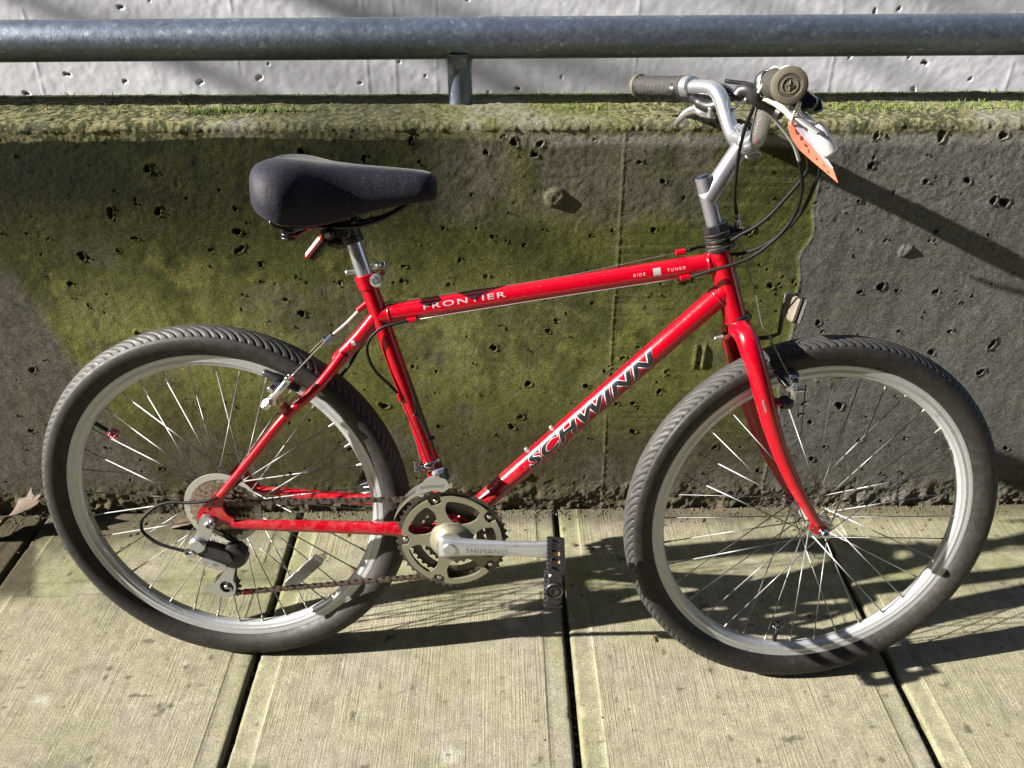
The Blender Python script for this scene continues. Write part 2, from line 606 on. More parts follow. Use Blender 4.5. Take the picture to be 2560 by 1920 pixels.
def saddle_mat():
    m, nt, p = new_mat('stretch_fabric_cover')
    v = coords(nt)
    c = mixc(nt, noise(nt, v, 60, 4), (0.0022, 0.0022, 0.007), (0.005, 0.005, 0.013))
    sp_ = ramp(nt, noise(nt, v, 900, 2, 0.5), [(0.62, 0.0), (0.68, 1.0)])
    c = mixc(nt, sp_, c, (0.07, 0.065, 0.10))
    lint = ramp(nt, noise(nt, v, 160, 4, 0.9), [(0.7, 0.0), (0.76, 0.5)])
    c = mixc(nt, lint, c, (0.10, 0.10, 0.11))
    nt.links.new(c, p.inputs['Base Color'])
    p.inputs['Roughness'].default_value = 0.62
    p.inputs['Specular IOR Level'].default_value = 0.22
    p.inputs['Sheen Weight'].default_value = 0.12
    p.inputs['Sheen Roughness'].default_value = 0.35
    nt.links.new(bump(nt, noise(nt, v, 1100, 2), 0.5, 0.0006, bump(nt, noise(nt, v, 25, 3), 0.4, 0.004)), p.inputs['Normal'])
    return m
M_SADDLE = saddle_mat()

# ------------------------------------------------------------------ the setting: pavement
ground = mesh_obj('ground', [(-60, -60, -0.03), (60, -60, -0.03), (60, 60, -0.03), (-60, 60, -0.03)], [(0, 1, 2, 3)], M_SOIL, smooth=False)
ground['kind'] = 'structure'
pavement = mesh_obj('pavement', [(-9, -7, -0.022), (9, -7, -0.022), (9, -0.0, -0.022), (-9, -0.0, -0.022), (-9, -7, -0.028), (9, -7, -0.028), (9, 0, -0.028), (-9, 0, -0.028)],
                    [(0, 1, 2, 3), (7, 6, 5, 4), (0, 4, 5, 1), (3, 2, 6, 7), (0, 3, 7, 4), (1, 5, 6, 2)], M_SOIL, smooth=False)
pavement['kind'] = 'structure'

JX = [-2.33, -1.71, -1.092, -0.4838, 0.1264, 0.7453, 1.362, 1.98]
JY = [0.0, -0.97, -1.72]
GY = -0.222


def slab(x0, x1, y0, y1, step, seed, border=True):
    g = 0.0052
    xa, xb, ya, yb = x0 + g, x1 - g, y0 + g, y1 - g
    def axis(a, b):
        inner = np.linspace(a + 0.004, b - 0.004, max(3, int((b - a) / step)))
        return np.concatenate([[a, a + 0.0004, a + 0.0018], inner, [b - 0.0018, b - 0.0004, b]])
    X, Y = axis(xa, xb), axis(ya, yb)
    xx, yy = np.meshgrid(X, Y)
    h, w = xx.shape
    dx = np.minimum(xx - xa, xb - xx)
    dy = np.minimum(yy - ya, yb - yy)
    if y1 >= -0.001:
        dy = np.minimum(yy - ya, np.abs(yy - GY + 0.0015 * np.sin(xx * 31)))
    dj = np.minimum(dx, np.minimum(yy - ya, yb - yy))
    d = np.minimum(dx, dy)
    zz = 0.0 - 0.004 * (1 - np.clip(dj / 0.0045, 0, 1)) ** 2 - 0.0022 * np.exp(-(d / 0.0035) ** 2)
    n1 = fbm((h, w), 14, seed, 3)
    n2 = fbm((h, w), 60, seed + 5, 3)
    wob = 0.0016 * (n1 - 0.5) + 0.003 * (n2 - 0.5)
    bw = 0.043
    broom = np.ones_like(xx)
    if border:
        ridge = np.zeros_like(xx)
        for dd, along in ((dx, yy), (dy, xx)):
            brk = sstep(0.30, 0.48, fbm((h, w), 25, seed + (3 if dd is dx else 9), 2))
            e = np.exp(-((dd + wob - bw) / 0.0022) ** 2)
            ridge = np.maximum(ridge, e * (0.5 + 0.9 * brk))
        broom = sstep(bw - 0.001, bw + 0.002, d + wob)
        zz = zz + 0.0012 * ridge * (np.minimum(dx, dy) > bw - 0.012) - 0.0006 * (1 - broom)
    zz = zz + 0.0009 * (n2 - 0.5)
    # little chips at the arrises
    chip = sstep(0.66, 0.8, fbm((h, w), 10, seed + 31, 3)) * np.exp(-(dj / 0.009) ** 2)
    zz = zz - 0.005 * chip
    zz[0, :] = zz[-1, :] = -0.02
    zz[:, 0] = zz[:, -1] = -0.02
    P = np.stack([xx, yy, zz], -1)
    # base colour: beige grey with green algae near the joints and near the wall
    base = np.array([0.42, 0.39, 0.275])
    green = np.array([0.275, 0.275, 0.145])
    grey = np.array([0.40, 0.36, 0.305])
    big = fbm((h, w), 45 * 0.004 / step, seed + 40, 4)
    big2 = fbm((h, w), 26 * 0.004 / step, seed + 70, 4)
    g_amt = 0.50 * np.exp(-(d / 0.045) ** 1.5) + 0.30 * sstep(0.45, 0.72, big) + 0.35 * sstep(-0.42, -0.10, yy)
    g_amt = np.clip(g_amt, 0, 1)[..., None]
    col = base * (1 - g_amt) + green * g_amt
    w2 = (0.5 * sstep(0.5, 0.72, big2))[..., None]
    col = col * (1 - w2) + grey * w2
    # brown soil washed against the foot of the wall, deeper at the left end, with soft shade painted in
    edge = 0.035 + 0.05 * sstep(-0.5, -1.3, xx) + 0.03 * (big2 - 0.5)
    soil_shade = sstep(-edge - 0.05, -edge + 0.01, yy)
    left = sstep(-1.04, -1.075, xx + 0.45 * (yy + 0.12)) * sstep(-0.30, -0.24, yy)
    foot = 0.75 * sstep(-0.17, -0.06, yy + 0.10 * (big2 - 0.5)) * sstep(-0.42, -0.75, xx + 0.2 * (big - 0.5))  # soft shade along the wall foot, put into the brown colour
    soil_shade = np.maximum(np.maximum(soil_shade * 0.7, left * 0.95), foot)[..., None]
    col = col * (1 - soil_shade) + np.array([0.085, 0.070, 0.045]) * soil_shade
    # pale dried splash marks
    for (sx, sy, sr) in ((0.40 - 0.5, -0.637, 0.025), (0.02, -0.355, 0.022), (-0.86, -0.52, 0.02), (-0.62, -0.44, 0.014)):
        dd = np.hypot((xx - sx) / 1.3, yy - sy) + 0.02 * (n1 - 0.5)
        k = (0.55 * sstep(sr, sr * 0.5, dd) * sstep(0.35, 0.6, n1))[..., None]
        col = col * (1 - k) + np.array([0.62, 0.60, 0.53]) * k
    # grey-brown stains, small dark spots
    st_ = sstep(0.58, 0.76, fbm((h, w), 34 * 0.0042 / step, seed + 91, 5, 0.65))
    col = col * (1 - 0.22 * st_[..., None])
    sp_ = sstep(0.80, 0.88, fbm((h, w), 5, seed + 95, 2, 0.5))
    col = col * (1 - 0.55 * sp_[..., None])
    # darkened joint faces
    dk = (np.exp(-(np.clip(dj, 0, 1) / 0.003) ** 2) * 0.45 + 0.30 * np.exp(-(d / 0.004) ** 2) * sstep(0.4, 0.6, n1))[..., None]
    col = col * (1 - dk) + np.array([0.10, 0.09, 0.055]) * dk
    col *= 0.66
    col *= 0.94 + 0.12 * np.random.default_rng(seed).random()
    o = grid_mesh('slab', P, M_PAVE, col, pavement)
    at = o.data.attributes.new('broom', 'FLOAT', 'POINT')
    at.data.foreach_set('value', broom.reshape(-1).astype(np.float32))
    return o


for i in range(len(JX) - 1):
    for j in range(len(JY) - 1):
        near = (JX[i + 1] > -1.3 and JX[i] < 1.35 and j < 1)
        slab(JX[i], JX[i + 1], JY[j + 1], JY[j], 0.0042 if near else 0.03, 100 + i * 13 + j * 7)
for (a, b) in ((-9, JX[0]), (JX[-1], 9)):
    slab(a, b, -7, 0, 0.2, 900, border=False)
slab(JX[0], JX[-1], -7, JY[-1], 0.2, 901, border=False)

# ------------------------------------------------------------------ the concrete wall
WT, WD = 0.9118, 0.235
ST = 0.0026
xs = np.concatenate([np.linspace(-7, -1.36, 24)[:-1], np.arange(-1.36, 1.36, ST), np.linspace(1.36, 7, 24)])
zf = np.arange(-0.03, WT - 0.014, ST)
rr_ = 0.014
arc = np.linspace(0, np.pi / 2, 8)
path = [(0.0, z) for z in zf] + [(rr_ - rr_ * np.cos(a), WT - rr_ + rr_ * np.sin(a)) for a in arc] + \
       [(y, WT) for y in np.arange(rr_ + ST, WD - 0.012, 0.0036)] + [(WD - 0.004, WT - 0.001), (WD, WT - 0.006), (WD, -0.9)]
path = np.array(path)
nz = len(path)
# outward normal along the section
nrm2 = np.zeros_like(path)
tg = np.gradient(path, axis=0)
tg /= np.linalg.norm(tg, axis=1)[:, None] + 1e-9
nrm2[:, 0], nrm2[:, 1] = -tg[:, 1], tg[:, 0]
XX = np.broadcast_to(xs[None, :], (nz, len(xs)))
ZZ = np.broadcast_to(path[:, 1][:, None], XX.shape)
YY = np.broadcast_to(path[:, 0][:, None], XX.shape)
face = (np.arange(nz) < len(zf))[:, None]
sh = XX.shape
f_big = fbm(sh, 110, 1, 4)
f_mid = fbm(sh, 16, 2, 4, 0.6)
f_fin = fbm(sh, 4.5, 3, 3, 0.7)
f_tall = vnoise(sh, 3, 4)
H = 0.0008 * (f_fin - 0.5) + 0.0009 * (f_mid - 0.5) + 0.003 * (f_big - 0.5)
# pebbly skin on the upper part, smoother boards below
upper = sstep(0.66, 0.74, ZZ + 0.05 * (f_big - 0.5)) * face
H = H + upper * 0.0006 * (vnoise(sh, 2.6, 5) - 0.5)
# right hand pour stands 2 mm proud of the mossy one
edge_x = 0.598 + 0.010 * (vnoise((nz, 3), 20, 8)[:, 1:2] - 0.5) * 2 + 0.02 * sstep(0.75, 0.2, ZZ)
right = sstep(-0.002, 0.002, XX - edge_x)
H = H + 0.0012 * right * face + face * 0.0008 * np.exp(-((XX - edge_x) / 0.003) ** 2)
# seam of a formwork board
seam_x = 0.227 + 0.009 * (WT - ZZ) + 0.004 * (vnoise((nz, 3), 34, 9)[:, 1:2] - 0.5)
seam = np.exp(-((XX - seam_x) / 0.0022) ** 2) * sstep(0.3, 0.55, vnoise((nz, 3), 12, 10)[:, 1:2] + 0.2)
H = H + face * 0.0007 * seam
# horizontal board grain between the seam and the right pour
bgz = (XX > seam_x) & (XX < edge_x) & (ZZ < 0.72)
H = H + face * bgz * 0.0009 * (vnoise((nz, sh[1]), 2.2, 11)[:, :1] - 0.5) * sstep(0.35, 0.6, f_big)
# rough mortar toe
toe = sstep(0.10, 0.015, ZZ + 0.05 * (f_mid - 0.5)) * face
H = H + toe * (0.002 + 0.009 * sstep(0.45, 0.8, f_mid) + 0.006 * (f_fin - 0.5))
# top surface: lumpy lichen
topz = (~face) * (YY < WD - 0.005)
H = H + topz * (0.0022 * sstep(0.45, 0.8, f_mid) + 0.0020 * (f_fin - 0.5) + 0.0016 * (vnoise(sh, 2.6, 21) - 0.5))

DARKPIT = np.zeros(sh)
def pit(x, z, r, depth, ax=1.0, rot=0.0, seed=0):
    j0, j1 = np.searchsorted(xs, (x - 3 * r - 0.004, x + 3 * r + 0.004))
    i0, i1 = np.searchsorted(zf, (z - 3 * r - 0.004, z + 3 * r + 0.004))
    if j1 <= j0 or i1 <= i0:
        return
    dx = xs[j0:j1][None, :] - x
    dz = zf[i0:i1][:, None] - z
    u = dx * math.cos(rot) + dz * math.sin(rot)
    v = -dx * math.sin(rot) + dz * math.cos(rot)
    a = np.arctan2(v, u)
    k = 1 + 0.22 * np.sin(2 * a + seed) + 0.16 * np.sin(3 * a + 2.1 * seed) + 0.1 * np.sin(5 * a + seed * 3)
    d = np.hypot(u, v * ax) / (r * k)
    m = sstep(1.12, 0.72, d)
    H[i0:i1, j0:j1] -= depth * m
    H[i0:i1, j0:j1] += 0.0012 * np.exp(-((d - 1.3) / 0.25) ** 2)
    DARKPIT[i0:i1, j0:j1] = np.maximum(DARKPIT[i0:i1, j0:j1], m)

BIG = [(0.964, 0.758, .011, 1.4), (0.941, 0.762, .007, 1), (0.878, 0.801, .007, 1.6), (0.805, 0.885, .010, 1.2), (0.918, 0.885, .010, 1.5), (0.686, 0.885, .006, 1),
       (0.731, 0.57, .006, 1.3), (0.77, 0.578, .006, 1.3), (0.887, 0.57, .006, 1.4), (1.044, 0.445, .012, 2.2), (1.041, 0.375, .011, 2.0),
       (0.056, 0.354, .009, 1.5), (0.183, 0.347, .006, 1.2), (-0.262, 0.299, .011, 1.5), (-0.74, 0.748, .011, 2.0), (-0.51, 0.67, .012, 2.4), (-0.081, 0.646, .004, 1.3),
       (0.025, 0.876, .007, 1), (0.073, 0.873, .006, 1), (0.062, 0.854, .006, 1), (-0.026, 0.858, .005, 1.2), (0.382, 0.48, .005, 1.4), (0.751, 0.291, .010, 1.1),
       (0.112, 0.51, .004, 1), (0.197, 0.618, .003, 1.5), (-0.016, 0.694, .004, 1), (-0.82, 0.66, .008, 1.2), (-0.97, 0.86, .010, 1.1), (-0.86, 0.60, .005, 1),
       (-0.65, 0.83, .008, 1.3), (-1.0, 0.40, .007, 1), (-0.28, 0.73, .006, 1), (0.66, 0.50, .006, 1), (0.85, 0.70, .005, 1), (0.69, 0.83, .007, 1.3), (0.80, 0.80, .005, 1),
       (-0.41, 0.53, .008, 1.2), (-0.19, 0.40, .004, 1), (0.31, 0.40, .006, 1.3), (0.29, 0.30, .005, 1), (0.345, 0.33, .007, 1.4), (0.02, 0.24, .009, 1.5), (-0.35, 0.18, .005, 1)]
rp = np.random.default_rng(42)
for k, (x, z, r, ax) in enumerate(BIG):
    pit(x, z, r * 0.8, 0.010, ax, rp.uniform(0, 3.1), k)
for k in range(520):
    x, z = rp.uniform(-1.34, 1.34), rp.uniform(0.05, 0.895)
    r = 0.0014 + 0.0050 * rp.random() ** 4
    if x < -0.6 and rp.random() < 0.35:
        continue
    pit(x, z, r, (0.002 if rp.random() < 0.35 else 0.005 + r), rp.uniform(0.7, 2.6), rp.uniform(0, 3.1), k)
# a stone standing out of the face
dd = np.hypot(XX - 0.103, (ZZ - 0.772) * 1.05)
H = H + face * 0.0045 * sstep(0.022, 0.014, dd + 0.006 * (f_mid - 0.5)) * (0.7 + 0.9 * (f_fin - 0.3))
# flakes of rendering near the toe
for (fx, fz, fr) in ((0.02, 0.085, 0.02), (0.05, 0.10, 0.015), (-0.09, 0.05, 0.02), (0.30, 0.06, 0.02), (0.80, 0.66, 0.012), (0.36, 0.60, 0.01)):
    dd = np.hypot(XX - fx, ZZ - fz)
    H = H + face * 0.005 * sstep(fr, fr * 0.6, dd + 0.02 * (f_mid - 0.5)) * f_fin
# two drips of grout
for dx_ in (0.414, 0.432):
    H = H + face * 0.0022 * np.exp(-((XX - dx_) / 0.0045) ** 2) * sstep(0.385, 0.395, ZZ) * sstep(0.455, 0.44, ZZ)

fine_x = (np.abs(XX) < 1.36)
H = H * fine_x
PY = YY + nrm2[:, 0][:, None] * H
PZ = ZZ + nrm2[:, 1][:, None] * H
W = np.stack([XX, PY, PZ], -1)

C_CONC = np.array([0.185, 0.168, 0.145])
C_GREEN = np.array([0.170, 0.182, 0.048])
C_DGREEN = np.array([0.055, 0.062, 0.018])
C_BLACK = np.array([0.028, 0.031, 0.016])
C_YEL = np.array([0.31, 0.31, 0.09])
C_PALE = np.array([0.27, 0.265, 0.135])
C_RIGHT = np.array([0.160, 0.160, 0.153])
C_BROWN = np.array([0.090, 0.077, 0.047])
n_a, n_b = fbm(sh, 90, 50, 5, 0.6), fbm(sh, 30, 60, 5, 0.6)
n_c = fbm(sh, 9, 65, 4, 0.7)
Cc = np.zeros(sh + (3,)) + C_GREEN
def lay(w, c):
    global Cc
    w = np.clip(w, 0, 1)[..., None]
    Cc = Cc * (1 - w) + c * w
lay(0.75 * sstep(0.42, 0.68, n_a) * sstep(0.28, 0.42, ZZ) * sstep(0.66, 0.5, ZZ), C_PALE)
lay(1.0 * np.exp(-(((XX + 0.74) / 0.16) ** 2 + ((ZZ - 0.43) / 0.11) ** 2)) * (0.5 + n_b), C_YEL * 1.15)
lay(0.9 * np.exp(-(((XX + 0.02) / 0.20) ** 2 + ((ZZ - 0.46) / 0.12) ** 2)) * (0.5 + n_b), C_PALE * np.array([1.05, 1.1, 0.85]))
lay(0.5 * np.exp(-(((XX + 0.25) / 0.12) ** 2 + ((ZZ - 0.50) / 0.08) ** 2)), C_YEL)
lay(0.85 * sstep(0.36, 0.16, ZZ + 0.10 * (n_b - 0.5)), C_BROWN)
lay(0.55 * sstep(0.25, 0.05, ZZ) * sstep(0.0, 0.5, XX), C_CONC)
# dark algae under the coping, with soft shade painted into its colour
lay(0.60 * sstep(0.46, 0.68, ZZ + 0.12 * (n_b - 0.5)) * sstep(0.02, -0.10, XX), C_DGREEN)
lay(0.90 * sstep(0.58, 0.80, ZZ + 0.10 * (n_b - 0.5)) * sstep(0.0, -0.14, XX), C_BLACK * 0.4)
# bare grey-brown strip under the coping to the right of the saddle
lay(0.80 * sstep(0.68, 0.76, ZZ + 0.10 * (n_a - 0.5) + 0.05 * (n_b - 0.5)) * sstep(-0.17, -0.03, XX + 0.08 * (n_b - 0.5)) * sstep(0.43, 0.38, XX + 0.03 * (n_b - 0.5)), C_CONC * 0.80)
lay(0.6 * np.exp(-((XX - 0.035) / 0.028) ** 2) * sstep(0.70, 0.76, ZZ) * (0.3 + n_b), C_GREEN)
lay(0.45 * sstep(0.84, 0.90, ZZ) * sstep(0.0, 0.1, XX), C_CONC * 0.6)
lay(face * 0.28 * sstep(0.55, 0.8, vnoise(sh, 1.5, 402)) * (XX < 0.59) * sstep(0.25, 0.45, ZZ) * sstep(0.85, 0.6, ZZ), C_YEL * 0.65)
lay(face * 0.55 * sstep(0.50, 0.66, n_b) * (XX < 0.59) * sstep(0.2, 0.4, ZZ), C_DGREEN)
lay(face * 0.40 * sstep(0.56, 0.70, fbm(sh, 45, 640, 5, 0.62)) * (XX < 0.59) * sstep(0.75, 0.6, ZZ), C_CONC)
lay(face * 0.45 * sstep(0.60, 0.72, fbm(sh, 26, 650, 5, 0.65)) * (XX < 0.59) * sstep(0.30, 0.42, ZZ) * sstep(0.72, 0.6, ZZ), C_YEL)
# dappled shade painted in as soft dark patches, then darker moss
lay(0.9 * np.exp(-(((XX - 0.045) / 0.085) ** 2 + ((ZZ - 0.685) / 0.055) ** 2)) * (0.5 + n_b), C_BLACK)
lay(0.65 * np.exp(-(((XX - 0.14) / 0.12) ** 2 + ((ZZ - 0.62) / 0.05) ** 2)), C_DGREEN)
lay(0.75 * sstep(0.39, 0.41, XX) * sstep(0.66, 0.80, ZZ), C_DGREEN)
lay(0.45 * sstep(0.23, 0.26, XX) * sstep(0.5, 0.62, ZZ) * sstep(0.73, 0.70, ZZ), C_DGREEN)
# left end: bare grey concrete below the moss line
lm = sstep(0.02, -0.03, (XX + 0.955) - 0.28 * (0.62 - ZZ) + 0.03 * (n_b - 0.5)) * sstep(0.66, 0.60, ZZ)
lay(0.95 * lm * sstep(0.03, 0.12, ZZ), C_CONC * 0.85)
lay(0.5 * np.exp(-(((XX + 0.72) / 0.07) ** 2 + ((ZZ - 0.30) / 0.1) ** 2)) , C_BROWN)
lay(right * 0.97, C_RIGHT * 1.12)
lay(right * 0.35 * sstep(0.22, 0.05, ZZ), C_BROWN * 1.4)
lay(0.7 * toe, np.array([0.12, 0.10, 0.07]))
lay(0.5 * seam * face, C_PALE)
lay(0.38 * sstep(0.56, 0.78, n_c) * (XX < 0.59), C_BLACK)
strk = 0.6 * vaniso(sh, 120, 7, 301) + 0.4 * vaniso(sh, 60, 3, 302)
lay(face * 0.16 * sstep(0.56, 0.78, strk) * sstep(0.2, 0.6, ZZ), C_DGREEN)
lay(face * 0.12 * sstep(0.60, 0.80, 1 - strk) * (XX < 0.59) * sstep(0.7, 0.55, ZZ), C_PALE)
hstr = 0.7 * vaniso(sh, 2.2, 90, 303) + 0.3 * vaniso(sh, 1.5, 30, 304)
lay(face * 0.25 * sstep(0.62, 0.85, hstr) * (XX > 0.2), C_PALE)
lay(right * 0.30 * sstep(0.5, 0.75, n_a), C_RIGHT * 1.5)
lay(right * 0.25 * sstep(0.55, 0.8, strk), C_CONC * 0.6)
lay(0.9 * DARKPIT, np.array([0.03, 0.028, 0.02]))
# the coping: yellow-grey lichen in front, dark green band at the back
tw = (~face) | (ZZ > WT - 0.03 + 0.02 * (n_b - 0.5))
n_l = 0.45 * n_c + 0.55 * vnoise(sh, 1.9, 401)
lich = np.where((n_l > 0.5)[..., None], np.array([0.27, 0.25, 0.125]), np.array([0.070, 0.076, 0.034]))
lay(tw * 0.9, lich)
lay(tw * 0.75 * sstep(-0.25, 0.0, XX) * sstep(0.30, 0.1, XX), np.array([0.16, 0.165, 0.055]))
lay(tw * 0.65 * sstep(-0.55, -0.35, XX) * sstep(0.0, -0.2, XX), np.array([0.06, 0.062, 0.04]))
lay(tw * 0.5 * sstep(0.52, 0.7, n_a), np.array([0.30, 0.29, 0.26]))
lay((~face) * 0.9 * sstep(0.14, 0.20, YY + 0.02 * (n_b - 0.5)), np.array([0.06, 0.08, 0.035]))
lip = face * sstep(WT - 0.05, WT - 0.035, ZZ + 0.012 * (n_b - 0.5)) * sstep(WT - 0.02, WT - 0.03, ZZ)
lay(lip * 0.6 * sstep(0.0, 0.1, XX), np.array([0.40, 0.385, 0.35]))
Cc = Cc * 0.72
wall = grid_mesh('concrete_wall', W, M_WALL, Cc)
# outward facing
wall.data.flip_normals()
tag(wall, 'low concrete wall stained with green moss and pitted with small holes', 'wall')

# ------------------------------------------------------------------ white wall behind
WY = 1.7
xw = np.concatenate([np.linspace(-9, -2.3, 14)[:-1], np.arange(-2.3, 2.3, 0.005), np.linspace(2.3, 9, 14)])
zw = np.concatenate([np.linspace(-0.9, 0.4, 6)[:-1], np.arange(0.4, 1.15, 0.005), np.linspace(1.15, 4.2, 8)])
XW, ZW = np.meshgrid(xw, zw)
HW_ = 0.003 * (fbm(XW.shape, 60, 200, 4) - 0.5) + 0.0012 * (fbm(XW.shape, 6, 203, 2) - 0.5)
wcol = np.zeros(XW.shape + (3,)) + np.array([0.78, 0.80, 0.85])
nn = fbm(XW.shape, 12, 210, 3)
for k, (lx, sl) in enumerate(((-1.735, 0.057), (-0.985, 0.05), (-0.393, 0.02), (-0.24, 0.03), (0.514, -0.015), (1.262, -0.02), (-0.50, 0.01), (1.95, 0))):
    ex = lx + sl * (ZW - 0.6) + 0.006 * (nn - 0.5)
    e = np.exp(-((XW - ex) / 0.006) ** 2) * sstep(0.25, 0.5, nn)
    HW_ += 0.0007 * e
    wcol *= (1 - 0.3 * (e * sstep(0.5, 0.7, nn)))[..., None]
rw = np.random.default_rng(77)
for k in range(75):
    x, z = rw.uniform(-2.2, 2.2), rw.uniform(0.42, 1.1)
    r = 0.0035 + 0.010 * rw.random() ** 3
    if rw.random() < 0.25:
        r *= 1.25
    j0, j1 = np.searchsorted(xw, (x - 2 * r, x + 2 * r))
    i0, i1 = np.searchsorted(zw, (z - 2 * r, z + 2 * r))
    if j1 <= j0 or i1 <= i0:
        continue
    dx, dz = xw[j0:j1][None] - x, zw[i0:i1][:, None] - z
    a = np.arctan2(dz, dx)
    d = np.hypot(dx, dz * rw.uniform(0.9, 1.9)) / (r * (1 + 0.3 * np.sin(2 * a + k)))
    m = sstep(1.1, 0.6, d)
    HW_[i0:i1, j0:j1] -= 0.010 * m
    if rw.random() < 0.45:
        wcol[i0:i1, j0:j1] *= (1 - 0.88 * m)[..., None]
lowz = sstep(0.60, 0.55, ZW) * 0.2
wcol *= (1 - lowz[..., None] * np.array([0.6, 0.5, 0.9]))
wcol *= (0.96 + 0.08 * fbm(XW.shape, 90, 222, 3))[..., None]
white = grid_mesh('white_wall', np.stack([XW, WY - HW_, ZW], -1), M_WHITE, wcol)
wmb = white.data
tag(white, 'white painted concrete wall with board seams behind the grey rail', 'wall')
back = mesh_obj('wall_body', *box((0, WY + 0.12, 1.65), ((1, 0, 0), (0, 1, 0), (0, 0, 1)), (9, 0.10, 2.55)), M_WHITE, white, smooth=False)
lower = mesh_obj('path', [(-9, 0.235, -0.02), (9, 0.235, -0.02), (9, 1.7, -0.02), (-9, 1.7, -0.02), (-9, 0.235, -0.026), (9, 0.235, -0.026), (9, 1.7, -0.026), (-9, 1.7, -0.026)],
                 [(0, 1, 2, 3), (7, 6, 5, 4), (0, 4, 5, 1), (3, 2, 6, 7), (0, 3, 7, 4), (1, 5, 6, 2)], M_CRUMB, smooth=False)
lower['kind'] = 'structure'

# ------------------------------------------------------------------ unseen brick block added behind the photographer to cut sky light, and the bare tree beyond the left end
M_BRICK = simple('dark_brick', (0.07, 0.052, 0.043), 0.9, var=0.4, scale=12)
M_PANE = simple('window_glass', (0.02, 0.025, 0.03), 0.08, spec=0.8)
blocker = empty('sky_blocker')
blocker.location = (0, -5.2, 0)
o = mesh_obj('facade', *box((0, -1.0, 6.9), ((1, 0, 0), (0, 1, 0), (0, 0, 1)), (14, 1.0, 7.0)), M_BRICK, blocker, smooth=False)
for i in range(7):
    for j in range(4):
        mesh_obj('window', *box((-9 + 3 * i, 0.02, 2.0 + 3.1 * j), ((1, 0, 0), (0, 0, 1), (0, 1, 0)), (0.7, 0.9, 0.03), 0.02), M_PANE, blocker, smooth=False)
tag(blocker, 'dark brick building with rows of windows, added unseen behind the camera to block sky', 'sky_blocker')
M_BARK = simple('grey_bark', (0.11, 0.09, 0.07), 0.9, var=0.5, scale=20, bmp=0.004)
tree = empty('bare_tree')
tree.location = (-11.5, 1.25, 0)
def limb(name, P, r0, r1):
    P = spline(P, 6)
    V, Fc = tube(P, np.linspace(r0, r1, len(P)), 10)
    mesh_obj(name, V, Fc, M_BARK, tree)
limb('trunk', [(0, 0, -0.1), (0.05, 0.02, 1.5), (-0.05, 0.0, 3.0), (0.1, 0.02, 4.2), (0.0, 0.0, 6.4)], 0.20, 0.05)
limb('branch', [(0.05, 0, 3.6), (1.4, -0.05, 4.7), (3.0, -0.2, 5.3), (4.6, -0.25, 5.7)], 0.075, 0.02)
rt_ = np.random.default_rng(3)
for (bx, bz, r) in ((1.75, 4.85, 0.035), (2.55, 4.95, 0.045), (3.45, 5.25, 0.022), (4.35, 5.15, 0.020), (2.1, 5.35, 0.02), (3.0, 4.75, 0.018)):
    a = np.array([bx - 0.10, -0.10, bz - 0.02])
    b = a + np.array([0.18, -0.42, 0.10])
    c = b + np.array([0.10, -0.35, 0.16])
    limb('branch', [tuple(a), tuple(b), tuple(c)], r, r * 0.5)
    limb('branch', [tuple(b), tuple(b + np.array([0.25, -0.15, 0.30])), tuple(b + np.array([0.45, -0.22, 0.45]))], r * 0.6, r * 0.3)
for k in range(8):
    z = 4.0 + 0.35 * k
    a = 2.4 * k
    limb('branch', [(0.02, 0, z), (0.5 * math.cos(a) - 0.2, 0.25 + 0.3 * math.sin(a) ** 2, z + 0.5), (0.9 * math.cos(a) - 0.4, 0.35 + 0.4 * math.sin(a) ** 2, z + 1.2)], 0.04, 0.012)
tag(tree, 'leafless tree with thin grey branches beyond the left end of the wall', 'tree')

# ------------------------------------------------------------------ the handrail
rail = empty('handrail')
rail.location = (-0.0765, 0.15, WT)
RR = 0.0366
def railc(x):
    return (x, 0.15 + 0.0, 1.0286 + 0.0036 * x)
mb = MB()
P = np.array([railc(x) for x in np.linspace(-6, 6, 49)])
V, Fc = tube(P, RR, 40)
o = mb.add(V, Fc).obj('rail_tube', M_GALV, rail)
o.location = -Vector(rail.location)
for px_ in (-3.6, -0.0765, 3.45):
    zt = railc(px_)[2] - RR * 0.75
    prof = [(0.0235, 0.0), (0.0235, zt - WT - 0.022), (0.0245, zt - WT - 0.012), (0.028, zt - WT - 0.003), (0.035, zt - WT + 0.006)]
    V, Fc = lathe(prof, (px_, 0.15, WT - 0.002), (0, 0, 1), 32)
    o = MB().add(V, Fc).obj('post', M_GALV, rail)
    o.location = -Vector(rail.location)
tag(rail, 'thick grey galvanized pipe handrail standing on top of the mossy wall', 'handrail')
# ------------------------------------------------------------------ the bicycle: frame of reference
be = Vector((0.998272, -0.058757, 0.0))
bn = Vector((0.0576995, 0.9803077, -0.1888589))
bu = Vector((0.0110968, 0.1885326, 0.9820042))
BO = Vector((-0.499562, -0.345863, 0.327607))
RT = 0.333
base = BO - bu * RT + be * 0.5
BM = Matrix((be, bn, bu)).transposed().to_4x4()
BM.translation = base
bike = empty('bicycle')
bike.matrix_world = BM
tag(bike, 'red mountain bike with grey swept handlebar leaning on the mossy wall', 'bicycle')
LOC = Matrix.Translation((-0.5, 0, RT))          # axle coordinates -> bicycle root
HA = math.radians(70.9)
AX = Vector((-math.cos(HA), 0, math.sin(HA)))
ROT = Matrix.Rotation(0.114785, 3, AX)
HP = Vector((0.8359, 0, 0.4781))
WB = 1.045234
FC = HP + ROT @ Vector((WB - HP.x, 0, -HP.z))
FRM = Matrix.Translation(FC) @ ROT.to_4x4()       # steered coordinates -> axle coordinates


def part(name, front=False):
    """an Empty that gathers the pieces of one part"""
    return empty(name, bike, LOC @ FRM if front else LOC)


